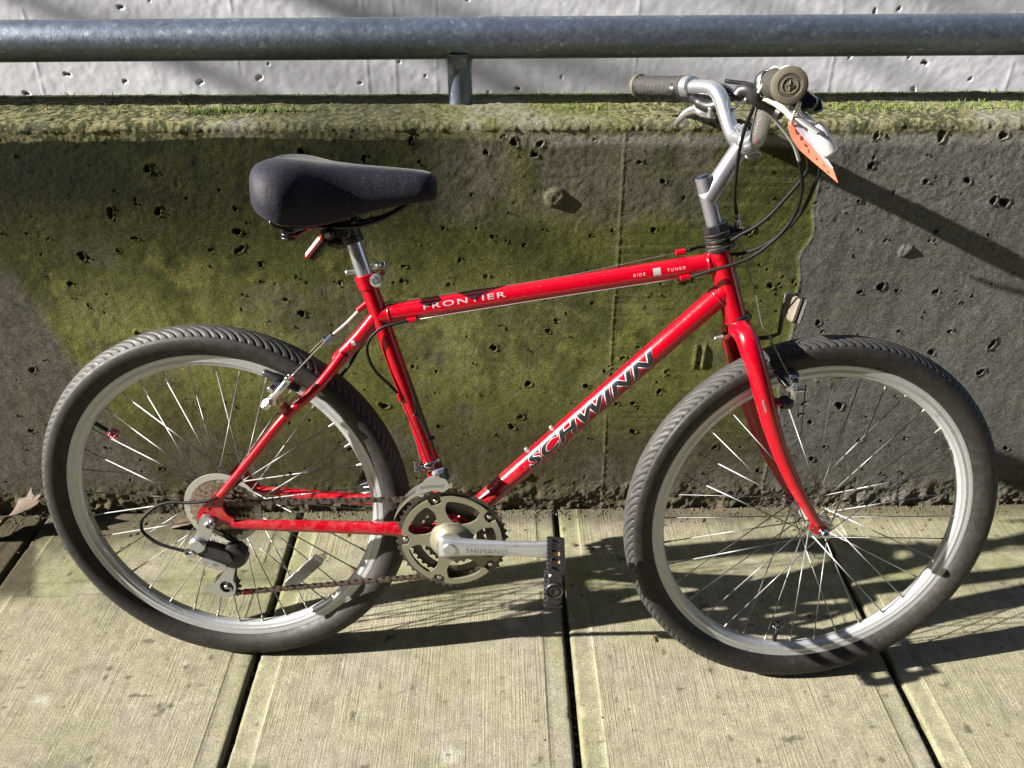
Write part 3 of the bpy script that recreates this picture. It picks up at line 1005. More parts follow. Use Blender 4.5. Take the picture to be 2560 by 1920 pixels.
def single(o, front=False):
    """a one-mesh part straight under the bicycle"""
    o.parent = bike
    o.matrix_local = LOC @ FRM if front else LOC
    return o


def T1(name, P, r, mat, parent, n=14, **kw):
    V, Fc = tube(P, r, n, **kw)
    o = mesh_obj(name, V, Fc, mat, parent)
    sharpen(o, 50)
    return o


def C1(name, a, b, r0, mat, parent, r1=None, n=20, bev=0.001):
    V, Fc = cyl(a, b, r0, r1, n, bev)
    o = mesh_obj(name, V, Fc, mat, parent)
    sharpen(o, 40)
    return o

YX = lambda x, z, d: (x, d, z)                    # 2-D outline lies in the bike plane, depth along y

def lerp(a, b, t):
    return np.asarray(a, float) * (1 - t) + np.asarray(b, float) * t


def rounded(pts, r=0.004, k=4):
    """round the corners of a polygon"""
    pts = [np.asarray(p, float) for p in pts]
    out = []
    n = len(pts)
    for i in range(n):
        p, a, b = pts[i], pts[i - 1], pts[(i + 1) % n]
        da, db = a - p, b - p
        la, lb = np.linalg.norm(da), np.linalg.norm(db)
        rr = min(r, la * 0.45, lb * 0.45)
        s, e = p + da / la * rr, p + db / lb * rr
        for t in np.linspace(0, 1, k):
            out.append((1 - t) ** 2 * s + 2 * t * (1 - t) * p + t * t * e)
    return [tuple(o) for o in out]


def plate_obj(name, outer, holes, d0, d1, mat, parent, f=YX, ang=40):
    V, Fc = plate(outer, holes, d0, d1, f)
    o = mesh_obj(name, V, Fc, mat, parent)
    sharpen(o, ang)
    return o


def circle2(c, r, n=20):
    return [(c[0] + r * math.cos(2 * math.pi * i / n), c[1] + r * math.sin(2 * math.pi * i / n)) for i in range(n)]

# ------------------------------------------------------------------ frame
frame = part('frame')
SB, STp = np.array([0.409, 0, -0.030]), np.array([0.2766, 0, 0.4245])
T1('seat_tube', [SB, STp], 0.0145, M_RED, frame, 28)
sd = (STp - SB) / np.linalg.norm(STp - SB)
C1('seat_collar', STp - sd * 0.022, STp + sd * 0.001, 0.0172, M_RED, frame)
TT0, TT1 = np.array([0.296, 0, 0.357]), np.array([0.840, 0, 0.4557])
T1('top_tube', [lerp(TT0, TT1, t) for t in (0, 0.04, 0.5, 0.96, 1)], [0.0145, 0.0160, 0.0160, 0.0163, 0.0166], M_RED, frame, 32)
DT0, DT1 = np.array([0.4185, 0, -0.0325]), np.array([0.858, 0, 0.4172])
T1('down_tube', [lerp(DT0, DT1, t) for t in (0, 0.5, 1)], 0.0175, M_RED, frame, 36)
HT0, HT1 = np.array([0.8722, 0, 0.3625]), np.array([0.8322, 0, 0.4755])
T1('head_tube', [lerp(HT0, HT1, t) for t in (0, 0.06, 0.5, 0.94, 1)], [0.0200, 0.0187, 0.0185, 0.0187, 0.0197], M_RED, frame, 32)
C1('bottom_bracket_shell', (0.4125, -0.035, -0.031), (0.4125, 0.035, -0.031), 0.0205, M_RED, frame, n=28)
# weld beads
def bead(c, axis, r, name='weld'):
    V, Fc = lathe([(r - 0.002, -0.004), (r + 0.0012, -0.0015), (r + 0.0012, 0.0015), (r - 0.002, 0.004)], c, axis, 28)
    mesh_obj(name, V, Fc, M_RED, frame)
ttd = (TT1 - TT0) / np.linalg.norm(TT1 - TT0)
dtd = (DT1 - DT0) / np.linalg.norm(DT1 - DT0)
bead(TT0 + ttd * 0.019, ttd, 0.0158)
bead(TT1 - ttd * 0.021, ttd, 0.0166)
bead(DT1 - dtd * 0.026, dtd, 0.0176)
# mono seat stay that splits round the tyre
T1('seat_stay', spline([(0.292, 0, 0.356), (0.262, 0, 0.320), (0.232, 0, 0.2885), (0.222, 0, 0.277)], 5), [0.0128] * 10 + [0.0125] * 6, M_RED, frame, 20)
for s in (-1, 1):
    T1('seat_stay', spline([(0.236, s * 0.012, 0.2925), (0.212, s * 0.026, 0.262), (0.188, s * 0.036, 0.236), (0.138, s * 0.047, 0.191), (0.079, s * 0.056, 0.1205), (0.017, s * 0.0635, 0.0475)], 6),
       np.linspace(0.0098, 0.0074, 31), M_RED, frame, 16)
    T1('chain_stay', spline([(0.400, s * 0.022, -0.030), (0.350, s * 0.040, -0.0225), (0.30, s * 0.046, -0.0185), (0.20, s * 0.050, -0.0155), (0.11, s * 0.0555, -0.0125), (0.050, s * 0.060, -0.010), (0.030, s * 0.062, -0.0085)], 6),
       np.concatenate([np.full(8, 0.0130), np.linspace(0.0130, 0.0105, 14), np.linspace(0.0105, 0.0068, 15)]), M_RED, frame, 18)
    DO = [(0.009, 0.054), (0.024, 0.047), (0.018, 0.026), (0.023, 0.012), (0.036, 0.004), (0.034, -0.017), (0.024, -0.012), (0.013, -0.004), (0.004, -0.010), (-0.008, -0.024), (-0.017, -0.020), (-0.012, -0.004), (-0.020, -0.002), (-0.030, 0.001), (-0.028, 0.012), (-0.022, 0.021)]
    holes = [circle2((-0.004, 0.022), 0.0028, 10), circle2((0.004, 0.033), 0.002, 8), circle2((-0.014, 0.014), 0.002, 8)]
    plate_obj('dropout', rounded(DO, 0.003, 3), holes, s * 0.0600, s * 0.0655, M_RED, frame)
C1('stay_bridge', (0.205, -0.026, 0.256), (0.205, 0.026, 0.256), 0.007, M_RED, frame)
C1('vent_bolt', (0.255, -0.0165, 0.313), (0.255, -0.010, 0.313), 0.0042, M_ALUD, frame, n=12)
for s in (-1, 1):
    C1('brake_boss', (0.147, s * 0.040, 0.200), (0.136, s * 0.0455, 0.213), 0.0075, M_RED, frame)
# cable stops
for c, d, yy in (((0.783, 0.4335), 1, -0.0155), ((0.353, 0.3555), 1, -0.0165), ((0.776, 0.4690), 1, 0.004), ((0.326, 0.219), 2, -0.012)):
    dirv = ttd if d == 1 else -sd
    a = np.array([c[0], yy, c[1]])
    C1('cable_stop', a - dirv * 0.008, a + dirv * 0.008, 0.0048, M_RED, frame, n=14)
C1('cable_stop', (0.262, -0.004, 0.3655), (0.286, -0.002, 0.385), 0.0048, M_RED, frame, n=14)
up_dt = np.array([-dtd[2], 0, dtd[0]])
for t in (0.31, 0.405):
    a = lerp(DT0, DT1, t)
    C1('bottle_bolt', a + up_dt * 0.016, a + up_dt * 0.0235, 0.0048, M_ALUD, frame, r1=0.0036, n=14)
st_f = np.array([sd[2], 0, -sd[0]])
a = SB + sd * 0.17
C1('bottle_bolt', a + st_f * 0.012, a + st_f * 0.0205, 0.004, M_BLACKM, frame, n=12)

# ---- lettering wrapped on the tubes
def text_mesh(txt, size, spacing=1.0, shear=0.0, offset=0.0, extrude=0.0, sx=1.0):
    cu = bpy.data.curves.new('lettering', 'FONT')
    cu.body = txt
    cu.size = size
    cu.space_character = spacing
    cu.shear = shear
    cu.offset = offset
    cu.extrude = extrude
    cu.resolution_u = 4
    cu.align_x = 'CENTER'
    cu.align_y = 'CENTER'
    o = bpy.data.objects.new('lettering', cu)
    COL.objects.link(o)
    dg = bpy.context.evaluated_depsgraph_get()
    me = bpy.data.meshes.new_from_object(o.evaluated_get(dg))
    bpy.data.objects.remove(o)
    bpy.data.curves.remove(cu)
    bm = bmesh.new()
    bm.from_mesh(me)
    bpy.data.meshes.remove(me)
    for v in bm.verts:
        v.co.x *= sx
    return bm


def fit_width(bm, L):
    xs_ = [v.co.x for v in bm.verts]
    lo, hi = min(xs_), max(xs_)
    for v in bm.verts:
        v.co.x = (v.co.x - (lo + hi) / 2) * L / (hi - lo)
    return bm


def wrap_text(name, bm, A, d, side, r, mat, parent, lift, v0=0.0, cuts=14, band=None):
    """lay flat lettering round a tube: A point on the axis, d tube direction, side = outward direction at v = 0"""
    d = np.asarray(d, float)
    side = np.asarray(side, float)
    w = np.cross(side, d)          # direction of +v on the surface
    if w[2] < 0:
        w = -w
    ys = [v.co.y for v in bm.verts]
    lo, hi = min(ys), max(ys)
    for i in range(1, cuts):
        y = lo + (hi - lo) * i / cuts
        bmesh.ops.bisect_plane(bm, geom=bm.verts[:] + bm.edges[:] + bm.faces[:], plane_co=(0, y, 0), plane_no=(0, 1, 0))
    V = []
    for v in bm.verts:
        th = (v.co.y + v0) / r
        rr = r + lift + v.co.z
        V.append(np.asarray(A, float) + d * v.co.x + rr * (math.cos(th) * side + math.sin(th) * w))
    bm.verts.index_update()
    Fc = [[q.index for q in f.verts] for f in bm.faces]
    bm.free()
    return mesh_obj(name, V, Fc, mat, parent, smooth=False)

near = np.array([0, -1.0, 0])
ctr = np.array([0.6465, 0, 0.2005])
ctr = DT0 + dtd * ((ctr - DT0) @ dtd)
L1 = dict(size=0.0320, spacing=1.10, shear=0.35)
wrap_text('lettering', fit_width(text_mesh('SCHWINN', offset=0.00195, **L1), 0.2945), ctr, dtd, near, 0.0175, M_EDGE, frame, 0.00025, v0=0.0015)
wrap_text('lettering', fit_width(text_mesh('SCHWINN', offset=0.00115, **L1), 0.2925), ctr, dtd, near, 0.0175, M_DECK, frame, 0.00055, v0=0.0015)
ctr = TT0 + ttd * 0.145
L2 = dict(size=0.0125, spacing=1.22, sx=1.25)
wrap_text('lettering', fit_width(text_mesh('FRONTIER', offset=0.0001, **L2), 0.134), ctr, ttd, near, 0.0160, M_WHT, frame, 0.0003, v0=0.006, cuts=6)
ctr = TT0 + ttd * 0.451
wrap_text('lettering', text_mesh('RIDE', size=0.0066, spacing=1.5, sx=1.0), ctr - ttd * 0.0275, ttd, near, 0.0160, M_PINK, frame, 0.0003, v0=0.0035, cuts=4)
wrap_text('lettering', text_mesh('TUNED', size=0.0066, spacing=1.5, sx=1.0), ctr + ttd * 0.0300, ttd, near, 0.0160, M_PINK, frame, 0.0003, v0=0.0035, cuts=4)
bm = bmesh.new()
bmesh.ops.create_grid(bm, x_segments=3, y_segments=3, size=0.0058)
wrap_text('decal', bm, ctr, ttd, near, 0.0160, M_WHT, frame, 0.0003, v0=0.0042, cuts=4)
# black diamond decal on the seat tube with a silver edge
for off, mt, lf in ((0.0018, M_WHT, 0.0002), (0.0, M_DECK, 0.0005)):
    bm = bmesh.new()
    c_ = [(-0.085 - off, 0.019), (-0.004, 0.0075 - off * 0.6), (0.0, 0.0020 - off), (0.004, 0.0075 - off * 0.6), (0.082 + off, 0.0195), (0.0, 0.030)]
    bm.faces.new([bm.verts.new((x, y, 0)) for x, y in c_])
    for i in range(1, 8):
        x = -0.085 + 0.17 * i / 8
        bmesh.ops.bisect_plane(bm, geom=bm.verts[:] + bm.edges[:] + bm.faces[:], plane_co=(x, 0, 0), plane_no=(1, 0, 0))
    A = SB + sd * 0.225
    ys_side = np.array([0, -1.0, 0])
    V = []
    for i in range(1, 10):
        y = -0.002 + 0.032 * i / 10
        bmesh.ops.bisect_plane(bm, geom=bm.verts[:] + bm.edges[:] + bm.faces[:], plane_co=(0, y, 0), plane_no=(0, 1, 0))
    for v in bm.verts:
        th = v.co.y / 0.0145
        V.append(A + sd * v.co.x + (0.0145 + lf) * (math.cos(th) * ys_side + math.sin(th) * st_f))
    bm.verts.index_update()
    mesh_obj('decal', V, [[q.index for q in f.verts] for f in bm.faces], mt, frame, smooth=False)
    bm.free()
# head badge
htd = (HT1 - HT0) / np.linalg.norm(HT1 - HT0)
hf = np.array([htd[2], 0, -htd[0]])
for rr, mt, lf, k in ((1.0, M_WHT, 0.0003, 0), (0.82, M_DECK, 0.0007, 1)):
    V, Fc = [], []
    A = HT0 + htd * 0.068
    pts = []
    for i in range(9):
        for j in range(24):
            a = 2 * math.pi * j / 24
            pts.append((0.020 * rr * math.cos(a) * i / 8, 0.0135 * rr * math.sin(a) * i / 8))
    for u, v in pts:
        th = v / 0.0185
        V.append(A + htd * u + (0.0187 + lf) * (math.cos(th) * hf + math.sin(th) * near))
    for i in range(8):
        for j in range(24):
            j2 = (j + 1) % 24
            Fc.append((i * 24 + j, i * 24 + j2, (i + 1) * 24 + j2, (i + 1) * 24 + j))
    mesh_obj('badge', V, Fc, mt, frame)

# ------------------------------------------------------------------ wheels
def tyre_mesh(shift):
    nu = 1500
    half_tread = 0.0212
    # section from the near bead to the far bead: (y, r)
    side = [(-0.0128, 0.2868), (-0.0175, 0.2905), (-0.0222, 0.2965), (-0.0252, 0.3040), (-0.0259, 0.3110), (-0.0248, 0.3170), (-0.0228, 0.3212)]
    sec = [s for s in side]
    ty = np.linspace(-half_tread, half_tread, 43)
    sec.append((-half_tread - 0.0004, 0.3215))
    for y in ty:
        sec.append((y, 0.3345 - 0.0105 * (abs(y) / half_tread) ** 2.1))
    sec.append((half_tread + 0.0004, 0.3215))
    sec += [(-y, r) for y, r in side[::-1]]
    sec = np.array(sec)
    nv = len(sec)
    u = np.arange(nu) * (2 * np.pi / nu)
    Y = np.broadcast_to(sec[:, 0][:, None], (nv, nu)).copy()
    Rr = np.broadcast_to(sec[:, 1][:, None], (nv, nu)).copy()
    per = 2 * np.pi / 46
    is_tread = (np.abs(sec[:, 0]) <= half_tread + 1e-6) & (sec[:, 1] > 0.3225)
    depth = np.zeros((nv, nu))
    for sgn in (-1, 1):
        s = sgn * sec[:, 0]                       # distance from the centre line on this half
        ph = shift if sgn < 0 else shift + per / 6
        for k, (inner, lean_) in enumerate(((0.0025, 0.098), (0.0065, 0.086), (0.0115, 0.050))):
            t = np.clip((half_tread - s) / (half_tread - inner), 0, 1)
            centre = ph + per * (k / 3.0) + lean_ * (1 - (1 - t) ** 1.0) * (0.55 + 0.45 * t)
            if k == 0:
                centre = centre + 0.020 * sstep(0.88, 1.0, t)
            du = (u[None, :] - centre[:, None] + per / 2) % per - per / 2
            w = 0.0085 - 0.0025 * t[:, None]
            g = sstep(w + 0.0015, w * 0.75, np.abs(du)) * ((s > inner) & is_tread)[:, None]
            depth = np.maximum(depth, g)
        # shoulder notches where the grooves run out
    sh_ = ((np.abs(sec[:, 0]) > half_tread - 0.0011) & is_tread)[:, None]
    Rr = Rr - 0.0018 * depth - 0.0012 * depth * sh_
    # sidewall waviness
    nzz = 0.0003 * (fbm((nv, nu), 60, 5, 3) - 0.5)
    Rr = Rr + nzz
    V = np.stack([Rr * np.cos(u), Y, Rr * np.sin(u)], -1)
    V = V.reshape(-1, 3)
    idx = np.arange(nv * nu).reshape(nv, nu)
    nx = np.roll(idx, -1, axis=1)
    q = np.stack([idx[:-1], nx[:-1], nx[1:], idx[1:]], -1).reshape(-1, 4)
    me = bpy.data.meshes.new('tyre')
    me.vertices.add(len(V))
    me.vertices.foreach_set('co', V.reshape(-1).astype(np.float32))
    me.loops.add(len(q) * 4)
    me.polygons.add(len(q))
    me.loops.foreach_set('vertex_index', q.reshape(-1).astype(np.int32))
    me.polygons.foreach_set('loop_start', np.arange(0, len(q) * 4, 4, dtype=np.int32))
    me.polygons.foreach_set('loop_total', np.full(len(q), 4, dtype=np.int32))
    me.update(calc_edges=True)
    me.materials.append(M_TYRE)
    at = me.attributes.new('groove', 'FLOAT', 'POINT')
    at.data.foreach_set('value', np.clip(depth, 0, 1).reshape(-1).astype(np.float32))
    at = me.attributes.new('tread', 'FLOAT', 'POINT')
    wear = 0.75 * sstep(0.0, 0.35, 1 - depth) * is_tread[:, None] * (0.5 + 0.7 * fbm((nv, nu), 40, 77, 4))
    at.data.foreach_set('value', np.clip(wear, 0, 1).reshape(-1).astype(np.float32))
    me.shade_smooth()
    return me

RIM_PROF = [(0.2868, -0.0128), (0.2868, -0.0112), (0.2765, -0.0100), (0.2765, 0.0100), (0.2868, 0.0112), (0.2868, 0.0128), (0.2860, 0.0132),
            (0.2795, 0.0128), (0.2790, 0.0125), (0.2735, 0.0124), (0.2722, 0.0112), (0.2670, 0.0095), (0.2643, 0.0055), (0.2638, 0.0), (0.2643, -0.0055),
            (0.2670, -0.0095), (0.2722, -0.0112), (0.2735, -0.0124), (0.2790, -0.0125), (0.2795, -0.0128), (0.2860, -0.0132)]
# plain tube-shaped spoke reused by every spoke
def spoke_mesh():
    V, Fc = tube([(0, 0, 0), (0, 0, 1)], 0.00112, 6)
    me = bpy.data.meshes.new('spoke')
    me.from_pydata(np.asarray(V).tolist(), [], [list(f) for f in Fc])
    me.materials.append(M_SPOKE)
    me.shade_smooth()
    return me
def nipple_mesh():
    V, Fc = lathe([(0.0, 0), (0.0012, 0.0), (0.0019, 0.0015), (0.0019, 0.0115), (0.0026, 0.0135), (0.0, 0.0140)], (0, 0, 0), (0, 0, 1), 8)
    me = bpy.data.meshes.new('nipple')
    me.from_pydata(np.asarray(V).tolist(), [], [list(f) for f in Fc])
    me.materials.append(M_BRASS)
    me.shade_smooth()
    return me
ME_SPOKE, ME_NIP = spoke_mesh(), nipple_mesh()
ME_TYRE = tyre_mesh(0.0)


def wheel(front, phase, tyre_phase):
    w = part('front_wheel' if front else 'rear_wheel', front)
    ty = bpy.data.objects.new('tyre', ME_TYRE)
    COL.objects.link(ty)
    ty.parent = w
    ty.rotation_euler = (0, tyre_phase, 0)
    V, Fc = lathe(RIM_PROF, (0, 0, 0), (0, 1, 0), 192, closed=True)
    o = mesh_obj('rim', V, Fc, M_RIM, w)
    sharpen(o, 28)
    if front:
        fr, fl_n, fl_f = 0.0195, -0.034, 0.034
        prof = [(0.0, -0.046), (0.0065, -0.046), (0.0080, -0.041), (0.0125, -0.040), (0.0135, -0.036), (0.0200, -0.0355), (0.0235, -0.0352), (0.0235, -0.0325), (0.0165, -0.031), (0.0125, -0.026), (0.0110, 0.0),
                (0.0125, 0.026), (0.0165, 0.031), (0.0235, 0.0325), (0.0235, 0.0352), (0.0135, 0.036), (0.0125, 0.040), (0.0065, 0.046), (0.0, 0.046)]
    else:
        fr, fl_n, fl_f = 0.0225, -0.017, 0.034
        prof = [(0.0, -0.020), (0.0240, -0.0195), (0.0265, -0.0185), (0.0265, -0.0155), (0.0180, -0.014), (0.0150, -0.008), (0.0145, 0.020), (0.018, 0.030), (0.0265, 0.0325), (0.0265, 0.0355), (0.015, 0.037), (0.010, 0.050), (0.0, 0.050)]
    V, Fc = lathe(prof, (0, 0, 0), (0, 1, 0), 36)
    o = mesh_obj('hub', V, Fc, M_ALUD, w)
    sharpen(o, 30)
    ends = (-0.058, 0.058) if front else (-0.076, 0.074)
    C1('axle', (0, ends[0], 0), (0, ends[1], 0), 0.0048, M_CHROME, w, n=14)
    for s, e in ((-1, ends[0]), (1, ends[1])):
        if front or s > 0:
            V, Fc = lathe([(0.0, 0.010), (0.0045, 0.0095), (0.0075, 0.006), (0.0088, 0.0), (0.0088, -0.004), (0.0105, -0.0045), (0.0105, -0.006), (0.0, -0.006)], (0, e - s * 0.001, 0), (0, s, 0), 6 if not front else 20)
            mesh_obj('axle_nut', V, Fc, M_CHROME, w, smooth=front)
    for sidei, fy in enumerate((fl_n, fl_f)):
        for k in range(18):
            hole = math.radians(20 * k + 10 * sidei) + phase
            lead = k % 2 == 0
            rim_a = math.radians(20 * k + (65 if lead else -65) + (20 if sidei else 0) * 1.0 + (10 if False else 0)) + phase
            yy = fy + (0.0022 if (lead ^ (sidei == 0)) else -0.0022)
            a = Vector((fr * math.cos(hole), yy, fr * math.sin(hole)))
            b = Vector((0.2640 * math.cos(rim_a), (-0.0028, 0.0028)[sidei], 0.2640 * math.sin(rim_a)))
            d = b - a
            q = d.to_track_quat('Z', 'Y')
            s_ = bpy.data.objects.new('spoke', ME_SPOKE)
            COL.objects.link(s_)
            s_.parent = w
            s_.location = a
            s_.rotation_mode = 'QUATERNION'
            s_.rotation_quaternion = q
            s_.scale = (1, 1, d.length)
            n_ = bpy.data.objects.new('nipple', ME_NIP)
            COL.objects.link(n_)
            n_.parent = w
            n_.location = b - d.normalized() * 0.0125
            n_.rotation_mode = 'QUATERNION'
            n_.rotation_quaternion = q
    return w


rear = wheel(False, math.radians(3.0), 0.0)
frontw = wheel(True, math.radians(4.0), 0.05)

def valve(w, ang, mat):
    c, s = math.cos(ang), math.sin(ang)
    X = np.array([-c, 0, -s])                     # inward
    Yt = np.array([-s, 0, c])
    C1('valve', np.array([c, 0, s]) * 0.2645, np.array([c, 0, s]) * 0.240, 0.0038, M_BLACK, w, n=14)
    ctr_ = np.array([c, 0, s]) * 0.228
    # dice cap standing on a corner with white dots
    q = Matrix.Rotation(0.6, 3, Vector(X)) @ Matrix((Vector(X), Vector(Yt), Vector((0, 1, 0)))).transposed() 
    A_ = [np.array(q @ Vector(v)) for v in ((1, 0, 0), (0, 1, 0), (0, 0, 1))]
    V, Fc = box(ctr_, A_, (0.0078, 0.0078, 0.0078), 0.0014)
    cap = mesh_obj('valve_cap', V, Fc, mat, w)
    sharpen(cap, 30)
    mbd = MB()
    for i in range(3):
        for sg in (-1, 1):
            nrm_ = A_[i] * sg
            u_, v_ = A_[(i + 1) % 3], A_[(i + 2) % 3]
            for (p_, q_) in ((-1, -1), (-1, 1), (1, 1), (1, -1), (0, 0), (0, 1), (0, -1)):
                cc = ctr_ + nrm_ * 0.0079 + u_ * p_ * 0.0045 + v_ * q_ * 0.0045
                VV, FF = lathe([(0.0, 0.0004), (0.0012, 0.0003), (0.0013, -0.0003)], cc, nrm_, 8)
                mbd.add(VV, FF)
    o = mbd.obj('pips', M_DOT, w)
    o['kind'] = 'stuff'
valve(rear, math.atan2(0.151, -0.220), M_CAPRED)
valve(frontw, math.radians(-97.5), M_CAPBLK)

# wheel reflector fixed to the rear spokes
RC = [(0.090, -0.164), (0.155, -0.100), (0.171, -0.114), (0.106, -0.178)]
rc = np.array(RC)
cen = rc.mean(0)
rc2 = cen + (rc - cen) * np.array([1.0, 1.0])
plate_obj('spoke_reflector', rounded([tuple(p) for p in rc2], 0.006, 4), [], -0.0175, -0.0085, M_CLEAR, rear)
u_ = np.array([rc[1][0] - rc[0][0], 0, rc[1][1] - rc[0][1]])
u_ /= np.linalg.norm(u_)
v_ = np.array([rc[0][0] - rc[3][0], 0, rc[0][1] - rc[3][1]])
v_ /= np.linalg.norm(v_)
mbr = MB()
for i in range(-9, 10):
    a = np.array([cen[0], -0.0178, cen[1]]) + v_ * i * 0.00105
    V, Fc = box(a, (u_, v_, np.array([0, 1.0, 0])), (0.041, 0.00028, 0.0004))
    mbr.add(V, Fc)
mbr.obj('lens_ribs', M_WHT, rear, smooth=False)['kind'] = 'stuff'

# raised size marking on the front tyre
bm = text_mesh('26X2.125', size=0.0115, spacing=1.25, offset=-0.0001)
V = []
for v in bm.verts:
    a = math.radians(-31) + (v.co.x) / 0.303
    rr = 0.3035 + v.co.y * 0.9
    yy = -0.0254 + 0.30 * abs(rr - 0.307)
    V.append((rr * math.cos(a), yy - 0.0002, rr * math.sin(a)))
bm.verts.index_update()
Fc = [[q.index for q in f.verts] for f in bm.faces]
bm.free()
M_TYT = simple('raised_rubber_text', (0.10, 0.09, 0.085), 0.7)
mesh_obj('size_marking', V, Fc, M_TYT, frontw, smooth=False)

# ------------------------------------------------------------------ cassette and spoke guard
V, Fc = lathe([(0.030, 0.0), (0.058, -0.0015), (0.0585, -0.003), (0.0695, -0.0035), (0.0700, -0.0025), (0.0690, -0.0015), (0.0585, -0.0008), (0.030, 0.001)], (0, -0.0225, 0.0), (0, 1, 0), 64, closed=True)
o = mesh_obj('spoke_guard', V, Fc, M_GUARD, rear)
sharpen(o, 35)

def sprocket(teeth, r, y0, th, mat, parent, c=(0.0, 0.0), hole=0.017, name='sprocket', tooth=0.0042, ph=0.0, lobes=0):
    ol = []
    for i in range(teeth):
        a = 2 * math.pi * i / teeth + ph
        st = 2 * math.pi / teeth
        for f, rr in ((0.0, r - tooth * 0.55), (0.22, r - tooth * 0.4), (0.38, r + tooth * 0.35), (0.5, r + tooth * 0.55), (0.62, r + tooth * 0.35), (0.78, r - tooth * 0.4)):
            ol.append((c[0] + rr * math.cos(a + f * st), c[1] + rr * math.sin(a + f * st)))
    return plate_obj(name, ol, [circle2(c, hole, 24)], y0, y0 + th, mat, parent, ang=25)
COGS = [(28, 0.0570), (24, 0.0485), (21, 0.0425), (18, 0.0365), (15, 0.0305), (13, 0.0265), (11, 0.0225)]
for i, (t, r) in enumerate(COGS):
    sprocket(t, r, -0.0285 - i * 0.0046, -0.0019, M_COG, rear, hole=r * 0.5 if i < 4 else 0.010, ph=i * 0.1)
    V, Fc = lathe([(r * 0.55, 0.0), (r * 0.72, 0.0)], (0, -0.0305 - i * 0.0046, 0), (0, 1, 0), 24)
C1('freewheel_body', (0, -0.020, 0), (0, -0.060, 0), 0.0165, M_CHAIN, rear, n=24)
C1('lock_nut', (0, -0.060, 0), (0, -0.0655, 0), 0.0085, M_CHROME, rear, n=6, bev=0)

# ------------------------------------------------------------------ crankset
BBc = np.array([0.4135, -0.031])
crank = part('crankset')
sprocket(48, 0.0968, -0.0525, -0.0025, M_RING, crank, BBc, 0.0790, 'chainring', ph=0.02)
sprocket(38, 0.0768, -0.0450, -0.0022, M_RING, crank, BBc, 0.0600, 'chainring', ph=0.05)
sprocket(28, 0.0568, -0.0385, -0.0022, M_RING, crank, BBc, 0.0420, 'chainring')
# five-armed guard / spider
ol = []
for i in range(5):
    a0 = math.radians(-36 + 72 * i)
    def pol(r, a):
        return (BBc[0] + r * math.cos(a), BBc[1] + r * math.sin(a))
    ol += [pol(0.0885, a0 - math.radians(6.5)), pol(0.0768, a0 - math.radians(6.0)), pol(0.0740, a0 + math.radians(1.0)), pol(0.0768, a0 + math.radians(7.5)), pol(0.0885, a0 + math.radians(8.5))]
    for k in range(1, 9):
        ol.append(pol(0.0885, a0 + math.radians(8.5 + (72 - 15) * k / 9)))
holes = []
for i in range(5):
    a0 = math.radians(72 * i)
    pts = []
    for k in range(6):
        pts.append(pol(0.0785, a0 + math.radians(-23 + 46 * k / 5)))
    pts += [pol(0.062, a0 + math.radians(27.5)), pol(0.046, a0 + math.radians(23)), pol(0.038, a0 + math.radians(12)), pol(0.0365, a0), pol(0.038, a0 - math.radians(12)), pol(0.046, a0 - math.radians(23)), pol(0.062, a0 - math.radians(27.5))]
    holes.append(rounded(pts, 0.005, 3))
plate_obj('chain_guard', ol, holes, -0.0562, -0.0600, M_BEIGE, crank, ang=30)
V, Fc = lathe([(0.040, -0.0562), (0.040, -0.0605), (0.036, -0.0635), (0.030, -0.0665), (0.024, -0.070), (0.0, -0.070)], (BBc[0], 0, BBc[1]), (0, 1, 0), 40)
V = np.array(V)
V2, F2 = lathe([(0.0385, 0.0562), (0.0375, 0.0605), (0.032, 0.0640), (0.026, 0.0680), (0.0235, 0.0720), (0.0, 0.0722)], (BBc[0], 0, BBc[1]), (0, -1, 0), 40)
o = mesh_obj('spider_hub', V2, F2, M_BEIGE, crank)
sharpen(o, 40)
for i in range(5):
    a0 = math.radians(-36 + 72 * i + 1)
    c = pol(0.0815, a0)
    C1('chainring_bolt', (c[0], -0.0545, c[1]), (c[0], -0.0585, c[1]), 0.0042, M_CHROME, crank, n=12)
    c = pol(0.066, a0)
    # arm carried inwards to the middle ring
    V, Fc = cyl((c[0], -0.0562, c[1]), (c[0], -0.046, c[1]), 0.006, n=12)
    mesh_obj('spacer', V, Fc, M_CHAIN, crank)
# faint printed ring text
bm = text_mesh('SUPERGLIDE', size=0.0058, spacing=1.15)
V = []
for v in bm.verts:
    a = math.radians(78) - v.co.x / 0.0370
    rr = 0.0362 + v.co.y
    V.append((BBc[0] + rr * math.cos(a), -0.0640 - (0.0375 - rr) * 0.4, BBc[1] + rr * math.sin(a)))
bm.verts.index_update()
Fc = [[q.index for q in f.verts] for f in bm.faces]
bm.free()
mesh_obj('print', V, Fc, M_DIM, crank, smooth=False)

